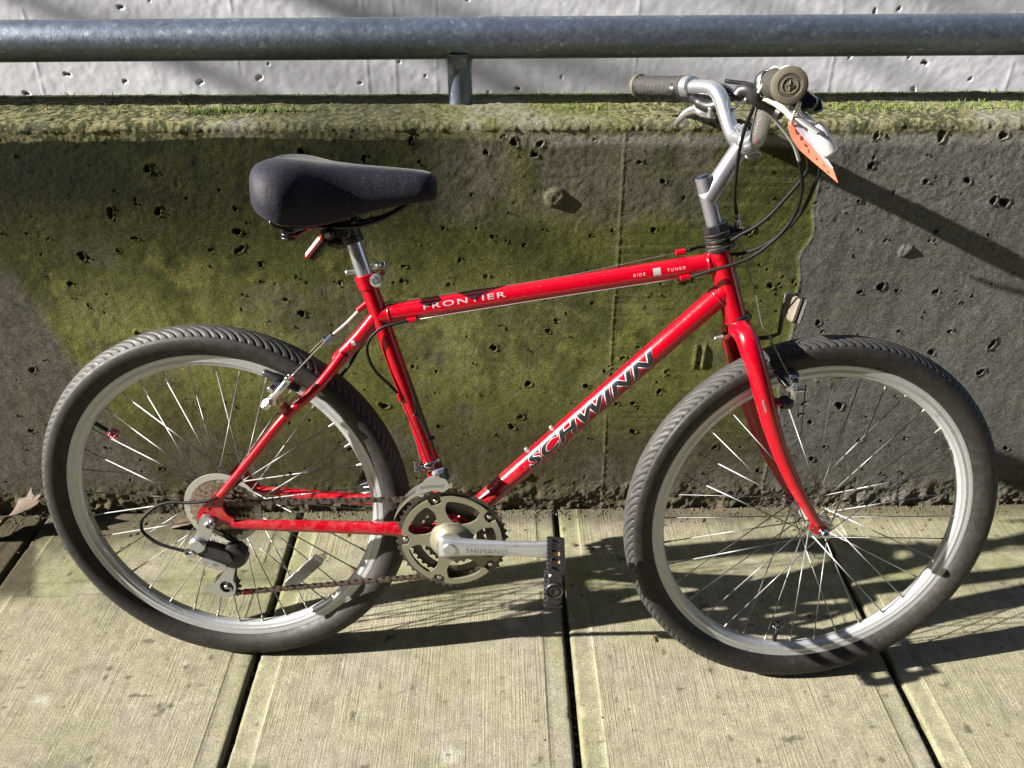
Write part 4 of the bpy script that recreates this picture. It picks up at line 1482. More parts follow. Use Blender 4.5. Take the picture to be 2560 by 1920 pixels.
def crank_arm(s, tip, y0, y1, mat):
    b = np.array([BBc[0], y0, BBc[1]])
    t = np.array([tip[0], y1, tip[1]])
    st = []
    wd = [0.0205, 0.0195, 0.0165, 0.0148, 0.0138, 0.0132, 0.0140, 0.0162, 0.0165, 0.012]
    tt = [-0.11, -0.05, 0.06, 0.2, 0.4, 0.6, 0.8, 0.93, 1.02, 1.085]
    th = [0.006, 0.0095, 0.0098, 0.0085, 0.0072, 0.0066, 0.0064, 0.0066, 0.0060, 0.0035]
    P_, F_ = [], []
    d = (t - b)
    L = np.linalg.norm(d)
    d /= L
    up_ = np.array([-d[2], 0, d[0]])
    up_ /= np.linalg.norm(up_)
    ny = np.cross(d, up_)
    m = 20
    for k, (f, w_, h_) in enumerate(zip(tt, wd, th)):
        c = b + d * L * f
        for j in range(m):
            a = 2 * math.pi * j / m
            ca, sa = math.cos(a), math.sin(a)
            e = 0.62
            P_.append(c + up_ * w_ * math.copysign(abs(ca) ** e, ca) + ny * h_ * math.copysign(abs(sa) ** e, sa))
    for k in range(len(tt) - 1):
        for j in range(m):
            j2 = (j + 1) % m
            F_.append((k * m + j, k * m + j2, (k + 1) * m + j2, (k + 1) * m + j))
    F_.append(tuple(range(m))[::-1])
    F_.append(tuple((len(tt) - 1) * m + j for j in range(m)))
    o = mesh_obj('crank_arm', P_, F_, mat, crank)
    return o
M_CRANK = simple('worn_crank_aluminium', (0.58, 0.60, 0.64), 0.3, 0.75, 0.08, 40, dirt=(0.36, 0.35, 0.34), dirt_amt=0.2, dirt_scale=45, bmp=0.0002)
crank_arm(-1, (0.5905, -0.025), -0.0765, -0.0860, M_CRANK)
crank_arm(1, (0.2365, -0.036), 0.0700, 0.0850, M_CRANK)
C1('dust_cap', (BBc[0], -0.080, BBc[1]), (BBc[0], -0.0885, BBc[1]), 0.0118, M_ALU, crank, n=28, bev=0.0015)
C1('spindle', (BBc[0], -0.07, BBc[1]), (BBc[0], 0.07, BBc[1]), 0.010, M_CHAIN, crank)
wrapd = np.array([0.175, -0.0095, 0.006])
wrapd /= np.linalg.norm(wrapd)
bm = text_mesh('SHIMANO', size=0.0120, spacing=1.12, sx=1.25)
V = []
for v in bm.verts:
    p = np.array([BBc[0] + 0.064, 0, BBc[1] + 0.001]) + wrapd * v.co.x + np.array([0, 0, 1.0]) * v.co.y
    p[1] = -0.0765 - (p[0] - BBc[0]) / 0.177 * 0.0095 - 0.0108
    V.append(p)
bm.verts.index_update()
Fc = [[q.index for q in f.verts] for f in bm.faces]
bm.free()
mesh_obj('lettering', V, Fc, M_DIM, crank, smooth=False)

# ------------------------------------------------------------------ pedals
def pedal(x, z, s, rot, L=0.102):
    pd = part('pedal')
    y_in, y_out = s * 0.097, s * (0.097 + L)
    ca, sa = math.cos(rot), math.sin(rot)
    ux = np.array([ca, 0, sa])                    # thickness direction
    uz = np.array([-sa, 0, ca])                   # broad direction
    C = np.array([x, 0, z])
    def W3(a, b, y):
        return C + ux * a + uz * b + np.array([0, y, 0])
    for side in (-1, 1):
        # toothed cage rail along y on each long edge
        ol = []
        n = 9
        for i in range(n):
            y0 = (0.0 + i) / n
            for f, hgt in ((0.05, 0.0), (0.35, 0.0042), (0.6, 0.0042), (0.9, 0.0)):
                ol.append((y0 + f / n, 0.0115 + hgt * 0.8))
        ol = ol + [(p[0], -p[1]) for p in ol[::-1]]
        V, Fc = plate([(p[0] * L, p[1]) for p in ol], [rounded([(L * a, -0.0065), (L * b, -0.0065), (L * b, 0.0065), (L * a, 0.0065)], 0.002, 3) for a, b in ((0.08, 0.17), (0.20, 0.25), (0.28, 0.33), (0.38, 0.55), (0.62, 0.76), (0.85, 0.95))],
                      side * 0.029, side * 0.0335, lambda a, b, d: W3(b, d, y_in + s * a))
        o = mesh_obj('cage', V, Fc, M_BLACK, pd)
        sharpen(o, 30)
        for a0, a1 in ((0.36, 0.56), (0.61, 0.77)):
            c = W3(0, side * 0.0275, y_in + s * L * (a0 + a1) / 2)
            V, Fc = box(c, (ux, np.array([0, 1.0, 0]), uz), (0.0085, L * (a1 - a0) / 2, 0.0018), 0.001)
            mesh_obj('reflector', V, Fc, M_AMBER, pd, smooth=False)
    for yy, hh in ((y_in + s * 0.004, 0.005), (y_out - s * 0.006, 0.006)):
        V, Fc = box(W3(0, 0, yy), (ux, uz, np.array([0, 1.0, 0])), (0.0112, 0.030, hh), 0.003)
        o = mesh_obj('end_plate', V, Fc, M_BLACK, pd)
        sharpen(o, 30)
    C1('pedal_axle', W3(0, 0, y_in - s * 0.012), W3(0, 0, y_in + s * 0.010), 0.0068, M_CHROME, pd, n=12)
    C1('barrel', W3(0, 0, y_in), W3(0, 0, y_out), 0.0105, M_BLACK, pd)
    V, Fc = lathe([(0.0, 0.0020), (0.0050, 0.0022), (0.0060, 0.0032), (0.0075, 0.0032), (0.0085, 0.0020), (0.0110, 0.0020), (0.0122, 0.0040), (0.0138, 0.0040), (0.0145, 0.0), (0.0145, -0.006)], W3(0, 0, y_out), (0, s, 0), 28)
    mesh_obj('end_cap', V, Fc, M_BLACK, pd)
    return pd
pedal(0.5915, -0.0250, -1, math.radians(-3))
pedal(0.2365, -0.036, 1, math.radians(20), 0.10)

# ------------------------------------------------------------------ chain
def chain_path():
    # circles in driving order: (centre, radius, side) ; belt runs over cog top, chainring, under, pulleys
    cog = (np.array([0.0, 0.0]), 0.0265)
    ring = (BBc, 0.0768)
    lo = (np.array([0.004, -0.1405]), 0.0215)
    up_ = (np.array([0.0235, -0.0740]), 0.0215)
    def tangent(c0, r0, c1, r1, s0, s1):
        # line touching circle 0 on side s0 and circle 1 on side s1 (+1 = left of travel)
        d = c1 - c0
        L = np.linalg.norm(d)
        d /= L
        n = np.array([-d[1], d[0]])
        k = (s0 * r0 - s1 * r1) / L
        co = math.sqrt(max(0, 1 - k * k))
        nn_ = n * co + d * k
        return c0 + nn_ * r0 * s0, c1 + nn_ * r1 * s1
    seq = [(cog, 1), (ring, 1), (lo, 1), (up_, -1)]
    pts = []
    n = len(seq)
    segs = []
    for i in range(n):
        (c0, r0), s0 = seq[i]
        (c1, r1), s1 = seq[(i + 1) % n]
        segs.append(tangent(c0, r0, c1, r1, s0, s1))
    out = []
    for i in range(n):
        a, b = segs[i]
        out += [a * (1 - t) + b * t for t in np.linspace(0, 1, 60, endpoint=False)]
        (c1, r1), s1 = seq[(i + 1) % n]
        a1 = math.atan2(*(b - c1)[::-1])
        nxt = segs[(i + 1) % n][0]
        a2 = math.atan2(*(nxt - c1)[::-1])
        if s1 > 0:
            while a2 > a1:
                a2 -= 2 * math.pi
        else:
            while a2 < a1:
                a2 += 2 * math.pi
        for t in np.linspace(0, 1, 40, endpoint=False):
            aa = a1 + (a2 - a1) * t
            out.append(c1 + r1 * np.array([math.cos(aa), math.sin(aa)]))
    return np.array(out)
cp_ = chain_path()
cl = np.vstack([cp_, cp_[:1]])
seg = np.linalg.norm(np.diff(cl, axis=0), axis=1)
cum = np.concatenate([[0], np.cumsum(seg)])
nl = int(round(cum[-1] / 0.0127))
nl += nl % 2
ss = np.arange(nl) * cum[-1] / nl
px_ = np.interp(ss, cum, cl[:, 0])
pz_ = np.interp(ss, cum, cl[:, 1])
def link_mesh(name, half, mat):
    mbk = MB()
    for s in (-1, 1):
        ol = []
        for k in range(7):
            a = math.pi / 2 + math.pi * k / 6
            ol.append((0.0043 * math.cos(a), 0.0043 * math.sin(a)))
        ol.append((0.00635, -0.0030))
        for k in range(7):
            a = -math.pi / 2 + math.pi * k / 6
            ol.append((0.0127 + 0.0043 * math.cos(a), 0.0043 * math.sin(a)))
        ol.append((0.00635, 0.0030))
        V, Fc = plate(ol, [], s * half, s * (half + 0.0009), YX)
        mbk.add(V, Fc)
    for x in (0.0, 0.0127):
        V, Fc = cyl((x, -half - 0.0012, 0), (x, half + 0.0012, 0), 0.0019, n=8)
        mbk.add(V, Fc)
        V, Fc = cyl((x, -half, 0), (x, half, 0), 0.0036, n=10)
        mbk.add(V, Fc)
    me = bpy.data.meshes.new(name)
    me.from_pydata(np.concatenate(mbk.V).tolist(), [], mbk.F)
    me.materials.append(mat)
    return me
LM = [link_mesh('chain_link', 0.0018, M_CHAIN), link_mesh('chain_link', 0.0030, M_CHAIN)]
M_REDLINK = simple('red_marked_link', (0.45, 0.02, 0.02), 0.5, dirt=(0.1, 0.05, 0.04), dirt_amt=0.3)
LM.append(link_mesh('chain_link', 0.0030, M_REDLINK))
chain = part('chain')
def chain_y(x, z):
    t = min(1, max(0, x / 0.41))
    return -0.0520 * (1 - t) - 0.0461 * t
mk = np.argmin(np.hypot(px_ - 0.052, pz_ + 0.166))
mk += (mk % 2 == 0)
for i in range(nl):
    j = (i + 1) % nl
    o = bpy.data.objects.new('chain_link', LM[2 if i == mk else i % 2])
    COL.objects.link(o)
    o.parent = chain
    a = Vector((px_[i], chain_y(px_[i], 0), pz_[i]))
    b = Vector((px_[j], chain_y(px_[j], 0), pz_[j]))
    o.location = a
    o.rotation_euler = (0, -math.atan2(b.z - a.z, b.x - a.x), math.atan2(b.y - a.y, math.hypot(b.x - a.x, b.z - a.z)) * 0)

# ------------------------------------------------------------------ rear derailleur
rd = part('rear_derailleur')
o = plate_obj('hanger_link', rounded([(-0.017, 0.014), (0.001, 0.010), (0.006, -0.002), (-0.012, -0.038), (-0.036, -0.036), (-0.028, -0.014)], 0.006, 4), [], -0.0665, -0.0745, M_ALUD, rd)
C1('mounting_bolt', (-0.005, -0.062, -0.004), (-0.005, -0.0800, -0.004), 0.0075, M_ALU, rd, bev=0.002)
C1('hex_socket', (-0.005, -0.0795, -0.004), (-0.005, -0.0806, -0.004), 0.0042, M_BLACK, rd, n=6, bev=0)
C1('knuckle', (-0.030, -0.058, -0.045), (-0.030, -0.0820, -0.045), 0.0150, M_ALU, rd, n=30, bev=0.003)
C1('pivot', (-0.040, -0.066, -0.058), (-0.040, -0.084, -0.061), 0.0075, M_ALUD, rd)
C1('adjuster', (-0.052, -0.080, -0.057), (-0.036, -0.079, -0.056), 0.0055, M_BLACK, rd)
o = plate_obj('parallelogram', rounded([(-0.028, -0.046), (-0.012, -0.045), (0.024, -0.056), (0.030, -0.074), (0.018, -0.080), (-0.020, -0.069), (-0.032, -0.064)], 0.004, 3), [], -0.060, -0.080, M_BLACK, rd)
o = plate_obj('name_plate', rounded([(-0.024, -0.066), (0.018, -0.080), (0.014, -0.094), (-0.016, -0.086), (-0.026, -0.078)], 0.003, 3), [], -0.064, -0.0825, M_ALUD, rd)
for (sx, sz, hh) in ((-0.008, -0.0775, 0.009), (0.002, -0.0805, 0.008)):
    pass
wt = text_mesh('SIS', size=0.0085, spacing=1.1)
V = []
for v in wt.verts:
    V.append((-0.001 + v.co.x * 0.97 + v.co.y * 0.2, -0.0828, -0.0802 - 0.25 * v.co.x + v.co.y))
wt.verts.index_update()
Fc = [[q.index for q in f.verts] for f in wt.faces]
wt.free()
mesh_obj('lettering', V, Fc, M_DIM, rd, smooth=False)
V, Fc = lathe([(0.0, -0.020), (0.012, -0.020), (0.0215, -0.0165), (0.0235, -0.010), (0.0235, 0.0), (0.0, 0.0)], (0.0275, -0.056, -0.072), (0, 1, 0), 28)
o = mesh_obj('spring_housing', V, Fc, M_BLACK, rd)
sharpen(o, 40)
CG = [(0.013, -0.086), (0.026, -0.090), (0.022, -0.108), (0.017, -0.124), (0.021, -0.140), (0.017, -0.156), (0.004, -0.165), (-0.010, -0.160), (-0.022, -0.151), (-0.038, -0.147), (-0.043, -0.143), (-0.036, -0.139), (-0.024, -0.140), (-0.012, -0.128), (0.004, -0.106)]
plate_obj('cage', rounded(CG, 0.004, 3), [circle2((0.004, -0.1405), 0.0125, 20)], -0.0605, -0.0635, M_ALU, rd)
plate_obj('cage', rounded(CG[:9] + [(-0.024, -0.140), (-0.012, -0.128), (0.004, -0.106)], 0.004, 3), [], -0.0440, -0.0455, M_ALUD, rd)
sprocket(11, 0.0205, -0.0540, 0.0042, M_BLACK, rd, (0.004, -0.1405), 0.004, 'pulley', tooth=0.005)
sprocket(11, 0.0205, -0.0540, 0.0042, M_BLACK, rd, (0.0235, -0.0740), 0.004, 'pulley', tooth=0.005)
C1('pulley_bolt', (0.004, -0.044, -0.1405), (0.004, -0.0655, -0.1405), 0.0042, M_BRASS, rd, n=12)
T1('pulley_spoke', [(0.004, -0.062, -0.140), (0.015, -0.062, -0.150)], 0.0022, M_ALU, rd, 8)

# ------------------------------------------------------------------ front derailleur
fd = part('front_derailleur')
arcp = []
for k in range(15):
    a = math.radians(158 - 70 * k / 14)
    arcp.append((BBc[0] + 0.106 * math.cos(a), BBc[1] + 0.106 * math.sin(a)))
inn = []
for k in range(15):
    a = math.radians(88 + 68 * k / 14)
    w_ = 0.014 * math.sin(math.pi * min(1, (14 - k) / 12 * 0.5 + 0.05))
    inn.append((BBc[0] + (0.1072 + 0.0085 * (1 - k / 14) ** 0.6) * math.cos(a), BBc[1] + (0.1072 + 0.0085 * (1 - k / 14) ** 0.6) * math.sin(a)))
plate_obj('cage', arcp + inn, [], -0.0600, -0.0618, M_CHROME, fd)
plate_obj('cage', arcp + inn, [], -0.0380, -0.0395, M_ALUD, fd)
ol = rounded([(0.352, 0.062), (0.372, 0.090), (0.388, 0.098), (0.408, 0.094), (0.414, 0.078), (0.402, 0.068), (0.385, 0.072), (0.366, 0.064)], 0.004, 3)
plate_obj('outer_arm', ol, [], -0.0585, -0.066, M_ALU, fd)
wt = text_mesh('SHIMANO', size=0.0078, spacing=1.1, sx=1.1)
V = []
for v in wt.verts:
    V.append((0.3835 + v.co.x * 0.99, -0.0664, 0.0790 + 0.12 * v.co.x + v.co.y - 4 * v.co.x ** 2 * 0.8))
wt.verts.index_update()
Fc = [[q.index for q in f.verts] for f in wt.faces]
wt.free()
mesh_obj('lettering', V, Fc, M_DIM, fd, smooth=False)
V, Fc = box((0.398, -0.040, 0.096), (np.array([0.93, 0, 0.35]), np.array([-0.35, 0, 0.93]), np.array([0, 1.0, 0])), (0.015, 0.012, 0.020), 0.005)
o = mesh_obj('body', V, Fc, M_CHROME, fd)
sharpen(o, 30)
V, Fc = box((0.402, -0.052, 0.098), (np.array([0.93, 0, 0.35]), np.array([-0.35, 0, 0.93]), np.array([0, 1.0, 0])), (0.010, 0.010, 0.012), 0.005)
o = mesh_obj('link', V, Fc, M_BLACKM, fd)
sharpen(o, 30)
A = SB + sd * 0.125
V, Fc = lathe([(0.0150, -0.008), (0.0185, -0.008), (0.0190, 0.0), (0.0185, 0.008), (0.0150, 0.008)], A, sd, 28)
mesh_obj('clamp_band', V, Fc, M_CHROME, fd)
V, Fc = cyl(A + np.array([-0.020, -0.016, -0.004]), A + np.array([-0.020, 0.010, -0.004]), 0.0045, n=12)
mesh_obj('cable_anchor', V, Fc, M_CHROME, fd)
for k in range(5):
    C1('spring_coil', A + np.array([-0.024, -0.020, 0.010 - k * 0.004]), A + np.array([-0.024, -0.020, 0.012 - k * 0.004]), 0.0055, M_CHROME, fd, n=12, bev=0.0006)

# ------------------------------------------------------------------ seat post, saddle
post = part('seat_post')
PT0 = STp - sd * 0.02
PT1 = STp + sd * 0.066
T1('post_tube', [PT0, PT1], 0.0132, M_ALU, post, 28)
C1('head', PT1 - sd * 0.010, PT1 + sd * 0.022, 0.0168, M_BLACK, post, bev=0.002)
C1('head_ring', PT1 - sd * 0.012, PT1 - sd * 0.002, 0.0178, M_BLACK, post, bev=0.001)
V, Fc = box((0.2395, 0, 0.4975), (np.array([1.0, 0, 0.05]), np.array([-0.05, 0, 1.0]), np.array([0, 1.0, 0])), (0.024, 0.010, 0.024), 0.004)
o = mesh_obj('rail_clamp', V, Fc, M_BLACKM, post)
sharpen(o, 30)
C1('clamp_bolt', (0.231, -0.030, 0.4935), (0.231, 0.030, 0.4935), 0.0085, M_BLACKM, post, n=12, bev=0.002)
C1('clamp_nut', (0.231, -0.036, 0.4935), (0.231, -0.028, 0.4935), 0.0048, M_ALUD, post, n=6, bev=0)
# quick release
qr = part('seat_quick_release')
q0 = STp - sd * 0.008
qf = st_f
C1('cam_body', q0 + qf * 0.022 + np.array([0, -0.026, 0]), q0 + qf * 0.022 + np.array([0, 0.022, 0]), 0.0058, M_RED, qr)
V, Fc = lathe([(0.0, 0.0065), (0.0040, 0.0065), (0.0045, 0.004), (0.0062, 0.0062), (0.0098, 0.0055), (0.0106, 0.003), (0.0106, -0.004), (0.0, -0.004)], q0 + qf * 0.024 + np.array([0, -0.030, 0]), (0, -1, 0), 28)
o = mesh_obj('nut', V, Fc, M_ALU, qr)
sharpen(o, 35)
V, Fc = tube(spline([q0 + qf * 0.026 + np.array([0, 0.026, 0.012]), q0 + qf * 0.010 + np.array([0, 0.040, 0.010]), q0 + np.array([-0.026, 0.044, 0.002]), q0 + np.array([-0.044, 0.042, 0.0])], 5), [0.006] * 8 + [0.0045] * 8, 12)
mesh_obj('lever', V, Fc, M_ALU, qr)

sad = part('saddle')
ST_ = [(0.1075, 0.012, 0.586, 0.568), (0.1105, 0.042, 0.592, 0.556), (0.118, 0.066, 0.599, 0.546), (0.132, 0.086, 0.605, 0.535), (0.152, 0.0965, 0.609, 0.526), (0.174, 0.0975, 0.6095, 0.5195), (0.196, 0.089, 0.607, 0.5160),
       (0.218, 0.073, 0.603, 0.5150), (0.242, 0.057, 0.599, 0.5185), (0.268, 0.0455, 0.5960, 0.526), (0.298, 0.038, 0.5940, 0.5345), (0.328, 0.0335, 0.592, 0.5415), (0.355, 0.0305, 0.5900, 0.546), (0.376, 0.027, 0.5880, 0.549), (0.389, 0.021, 0.5845, 0.551), (0.3955, 0.012, 0.578, 0.555), (0.397, 0.004, 0.569, 0.560)]
sx_ = np.array(ST_)
sx_[:, 0] = np.where(sx_[:, 0] < 0.22, 0.22 - (0.22 - sx_[:, 0]) * 0.91, sx_[:, 0])
sx_[:, 1] *= 0.95
tN = np.linspace(0, len(ST_) - 1, 65)
res_ = np.stack([np.interp(tN, np.arange(len(ST_)), sx_[:, k]) for k in range(4)], 1)
for _ in range(2):
    res_[1:-1] = 0.25 * res_[:-2] + 0.5 * res_[1:-1] + 0.25 * res_[2:]
m = 40
V, Fc = [], []
for k, (x, w_, zt, zb) in enumerate(res_):
    rearness = 1 - sstep(0.17, 0.26, x)
    for j in range(m):
        a = 2 * math.pi * j / m
        ca, sa = math.cos(a), math.sin(a)
        if sa >= 0:
            yy = w_ * math.copysign(abs(ca) ** 0.72, ca)
            zz = zb + (zt - zb) * (abs(sa) ** (0.62 - 0.05 * rearness))
            zz -= 0.008 * rearness * math.exp(-(yy / 0.016) ** 2) * abs(sa)
            drop = 0.010 * rearness * (abs(yy) / 0.1) ** 3
            zz -= drop * abs(sa)
        else:
            yy = w_ * 0.93 * math.copysign(abs(ca) ** 0.8, ca)
            zz = zb - 0.007 * abs(sa) ** 0.8
        V.append((x, yy, zz))
for k in range(len(res_) - 1):
    for j in range(m):
        j2 = (j + 1) % m
        Fc.append((k * m + j, k * m + j2, (k + 1) * m + j2, (k + 1) * m + j))
Fc.append(tuple(range(m))[::-1])
Fc.append(tuple((len(res_) - 1) * m + j for j in range(m)))
V = np.array(V)
mesh_obj('cover', V, Fc, M_SADDLE, sad)
for s in (-1, 1):
    T1('saddle_rail', spline([(0.355, s * 0.012, 0.540), (0.32, s * 0.018, 0.520), (0.28, s * 0.022, 0.507), (0.23, s * 0.022, 0.5035), (0.205, s * 0.024, 0.505), (0.180, s * 0.040, 0.493), (0.172, s * 0.050, 0.493)], 6), 0.0036, M_BLACKM, sad, 10)
    T1('frame_wire', spline([(0.215, s * 0.030, 0.506), (0.195, s * 0.045, 0.507), (0.170, s * 0.058, 0.508), (0.156, s * 0.062, 0.513), (0.153, s * 0.058, 0.522)], 6), 0.0030, M_BLACKM, sad, 10)
    hel = [(0.1745 + 0.0085 * math.cos(t), s * 0.050 + 0.0085 * math.sin(t), 0.5075 - 0.0175 * t / (2 * math.pi * 3)) for t in np.linspace(0, 6 * math.pi, 60)]
    T1('spring', hel, 0.0024, M_BLACKM, sad, 8)
# red rear reflector on its black bracket
rf = part('rear_reflector')
d_ = np.array([-0.031, 0, -0.036])
d_ /= np.linalg.norm(d_)
n_ = np.array([d_[2], 0, -d_[0]])
c_ = np.array([0.2035, -0.002, 0.472])
V, Fc = box(c_ , (d_, np.array([0, 1.0, 0]), n_), (0.024, 0.020, 0.0045), 0.004)
o = mesh_obj('lens', V, Fc, M_REFL, rf)
sharpen(o, 30)
V, Fc = box(c_ - n_ * 0.0075, (d_, np.array([0, 1.0, 0]), n_), (0.021, 0.017, 0.006), 0.003)
o = mesh_obj('backing', V, Fc, M_BLACK, rf)
sharpen(o, 30)
V, Fc = tube([(0.222, 0, 0.478), (0.238, 0, 0.474), (0.252, 0, 0.478)], [0.008, 0.009, 0.010], 10)
mesh_obj('bracket', V, Fc, M_BLACK, rf)

# ------------------------------------------------------------------ fork, headset, stem
fk_ = part('fork', True)
for s in (-1, 1):
    T1('blade', spline([(-0.1685, s * 0.004, 0.3500), (-0.1680, s * 0.020, 0.3490), (-0.1650, s * 0.038, 0.3400), (-0.1590, s * 0.0480, 0.3200), (-0.1500, s * 0.0515, 0.2970), (-0.1310, s * 0.053, 0.2430), (-0.1120, s * 0.053, 0.1930), (-0.0880, s * 0.053, 0.1390), (-0.0570, s * 0.053, 0.0830), (-0.0280, s * 0.053, 0.0380), (-0.0120, s * 0.053, 0.0170)], 5),
       np.interp(np.linspace(0, 1, 51), [0, 0.25, 0.55, 0.8, 1], [0.0172, 0.0170, 0.0152, 0.0112, 0.0072]), M_RED, fk_, 22)
    plate_obj('fork_end', rounded([(-0.024, 0.030), (-0.012, 0.028), (0.010, 0.006), (0.010, -0.008), (0.003, -0.013), (-0.004, -0.006), (-0.020, 0.000), (-0.026, 0.006), (-0.024, 0.014)], 0.003, 3), [circle2((-0.0185, 0.0075), 0.0025, 10)], s * 0.0500, s * 0.0545, M_RED, fk_)
    C1('brake_boss', (-0.120, s * 0.050, 0.238), (-0.101, s * 0.050, 0.238), 0.0075, M_RED, fk_)
    C1('brake_stud', (-0.104, s * 0.050, 0.238), (-0.085, s * 0.050, 0.238), 0.011, M_BLACK, fk_, bev=0.002)
def axp(z):
    return np.array([-0.2093 - 0.3463 * (z - 0.4781), 0, z])
C1('steerer', axp(0.345), axp(0.370), 0.0186, M_RED, fk_, n=28)
plate_obj('decal', [(-0.141, 0.246), (-0.1345, 0.264), (-0.1265, 0.246), (-0.133, 0.226)], [], -0.0668, -0.0674, M_WHT, fk_)
plate_obj('decal', [(-0.1375, 0.246), (-0.1343, 0.255), (-0.1300, 0.246), (-0.1335, 0.236)], [], -0.0674, -0.0678, M_DECK, fk_)
C1('crown_bolt', (-0.205, 0, 0.331), (-0.176, 0, 0.338), 0.0035, M_ALUD, fk_, n=10)
C1('crown_nut', (-0.192, 0, 0.334), (-0.183, 0, 0.336), 0.0072, M_CHROME, fk_, n=6, bev=0)
hs = part('headset', True)
for z0, z1, r, mt in ((0.3590, 0.3665, 0.0222, M_BLACKM), (0.3655, 0.3705, 0.0200, M_BLACKM)):
    C1('lower_race', axp(z0), axp(z1), r, mt, hs, n=32, bev=0.003)
for z0, z1, r, mt, nn_ in ((0.4755, 0.4835, 0.0235, M_BLACKM, 36), (0.4830, 0.4880, 0.0200, M_CHAIN, 32), (0.4880, 0.4945, 0.0222, M_BLACKM, 36), (0.4945, 0.4990, 0.0195, M_CHAIN, 32), (0.4985, 0.5035, 0.0222, M_BLACKM, 32), (0.5035, 0.5150, 0.0205, M_BLACKM, 8)):
    C1('race' if nn_ > 8 else 'lock_nut', axp(z0), axp(z1), r, mt, hs, n=nn_, bev=0.0018 if nn_ > 8 else 0.001)
T1('cable_hanger', spline([(-0.207, 0, 0.5015), (-0.197, 0, 0.5030), (-0.188, 0, 0.5035), (-0.180, 0, 0.5060)], 5), [0.011] * 6 + [0.008] * 10, M_BLACKM, hs, 12, flat=None)
C1('barrel_adjuster', (-0.1835, 0, 0.5035), (-0.1868, 0, 0.5200), 0.0052, M_ALUD, hs, n=12)
C1('barrel_ring', (-0.1832, 0, 0.5060), (-0.1840, 0, 0.5100), 0.0072, M_ALUD, hs, n=14)
C1('ferrule', (-0.1868, 0, 0.5190), (-0.1882, 0, 0.5290), 0.0037, M_CHROME, hs, n=12)

stem = part('stem', True)
T1('quill', [axp(0.500), axp(0.5835)], 0.0125, M_STEM, stem, 30)
C1('expander_bolt', axp(0.5825), axp(0.5870), 0.0098, M_BLUE, stem, n=20, bev=0.0015)
EX0, EX1 = np.array([-0.2375, 0, 0.549]), np.array([-0.1925, 0, 0.6265])
T1('extension', [EX0, lerp(EX0, EX1, 0.5), EX1], [0.0160, 0.0155, 0.0145], M_STEM, stem, 30)
V, Fc = lathe([(0.0152, -0.003), (0.0162, 0.0), (0.0152, 0.003)], axp(0.5560), axp(0.6) - axp(0.5), 24)
C1('bar_clamp', (-0.187, -0.021, 0.634), (-0.187, 0.021, 0.634), 0.0172, M_ALU, stem, n=32, bev=0.003)
for yy, x, z in ((-0.010, -0.200, 0.6505), (0.010, -0.200, 0.6505)):
    C1('clamp_bolt', (x, yy, z), (x + 0.008, yy, z + 0.006), 0.0062, M_ALU, stem, n=14)
V, Fc = box((-0.178, 0.0, 0.6165), (np.array([1.0, 0, 0]), np.array([0, 0, 1.0]), np.array([0, 1.0, 0])), (0.012, 0.005, 0.016), 0.003)
o = mesh_obj('clamp_lug', V, Fc, M_ALUD, stem)
sharpen(o, 30)

# ------------------------------------------------------------------ handlebar with grips and levers
hb = part('handlebar', True)
half = [(-0.187, 0.0, 0.634), (-0.187, 0.026, 0.634), (-0.1885, 0.052, 0.643), (-0.1930, 0.076, 0.668), (-0.1985, 0.096, 0.695), (-0.2050, 0.116, 0.710), (-0.2150, 0.142, 0.7135)]
def bar_pt(y):
    a = abs(y)
    t = (a - 0.142) / (0.300 - 0.142)
    zf = 0.7185 if y > 0 else 0.7065
    xf = -0.2870 if y > 0 else -0.2500
    return np.array([-0.2150 + (xf + 0.2150) * t, y, 0.7135 + (zf - 0.7135) * t])
pn = [(-0.250 if False else bar_pt(-0.296)[0], -0.296, bar_pt(-0.296)[2]), tuple(bar_pt(-0.22)), tuple(bar_pt(-0.165))] + [(x, -y, z) for x, y, z in half[::-1]]
pf = half[1:] + [tuple(bar_pt(0.165)), tuple(bar_pt(0.22)), tuple(bar_pt(0.300))]
T1('bar', spline(pn + pf, 7), 0.0122, M_ALU, hb, 26)
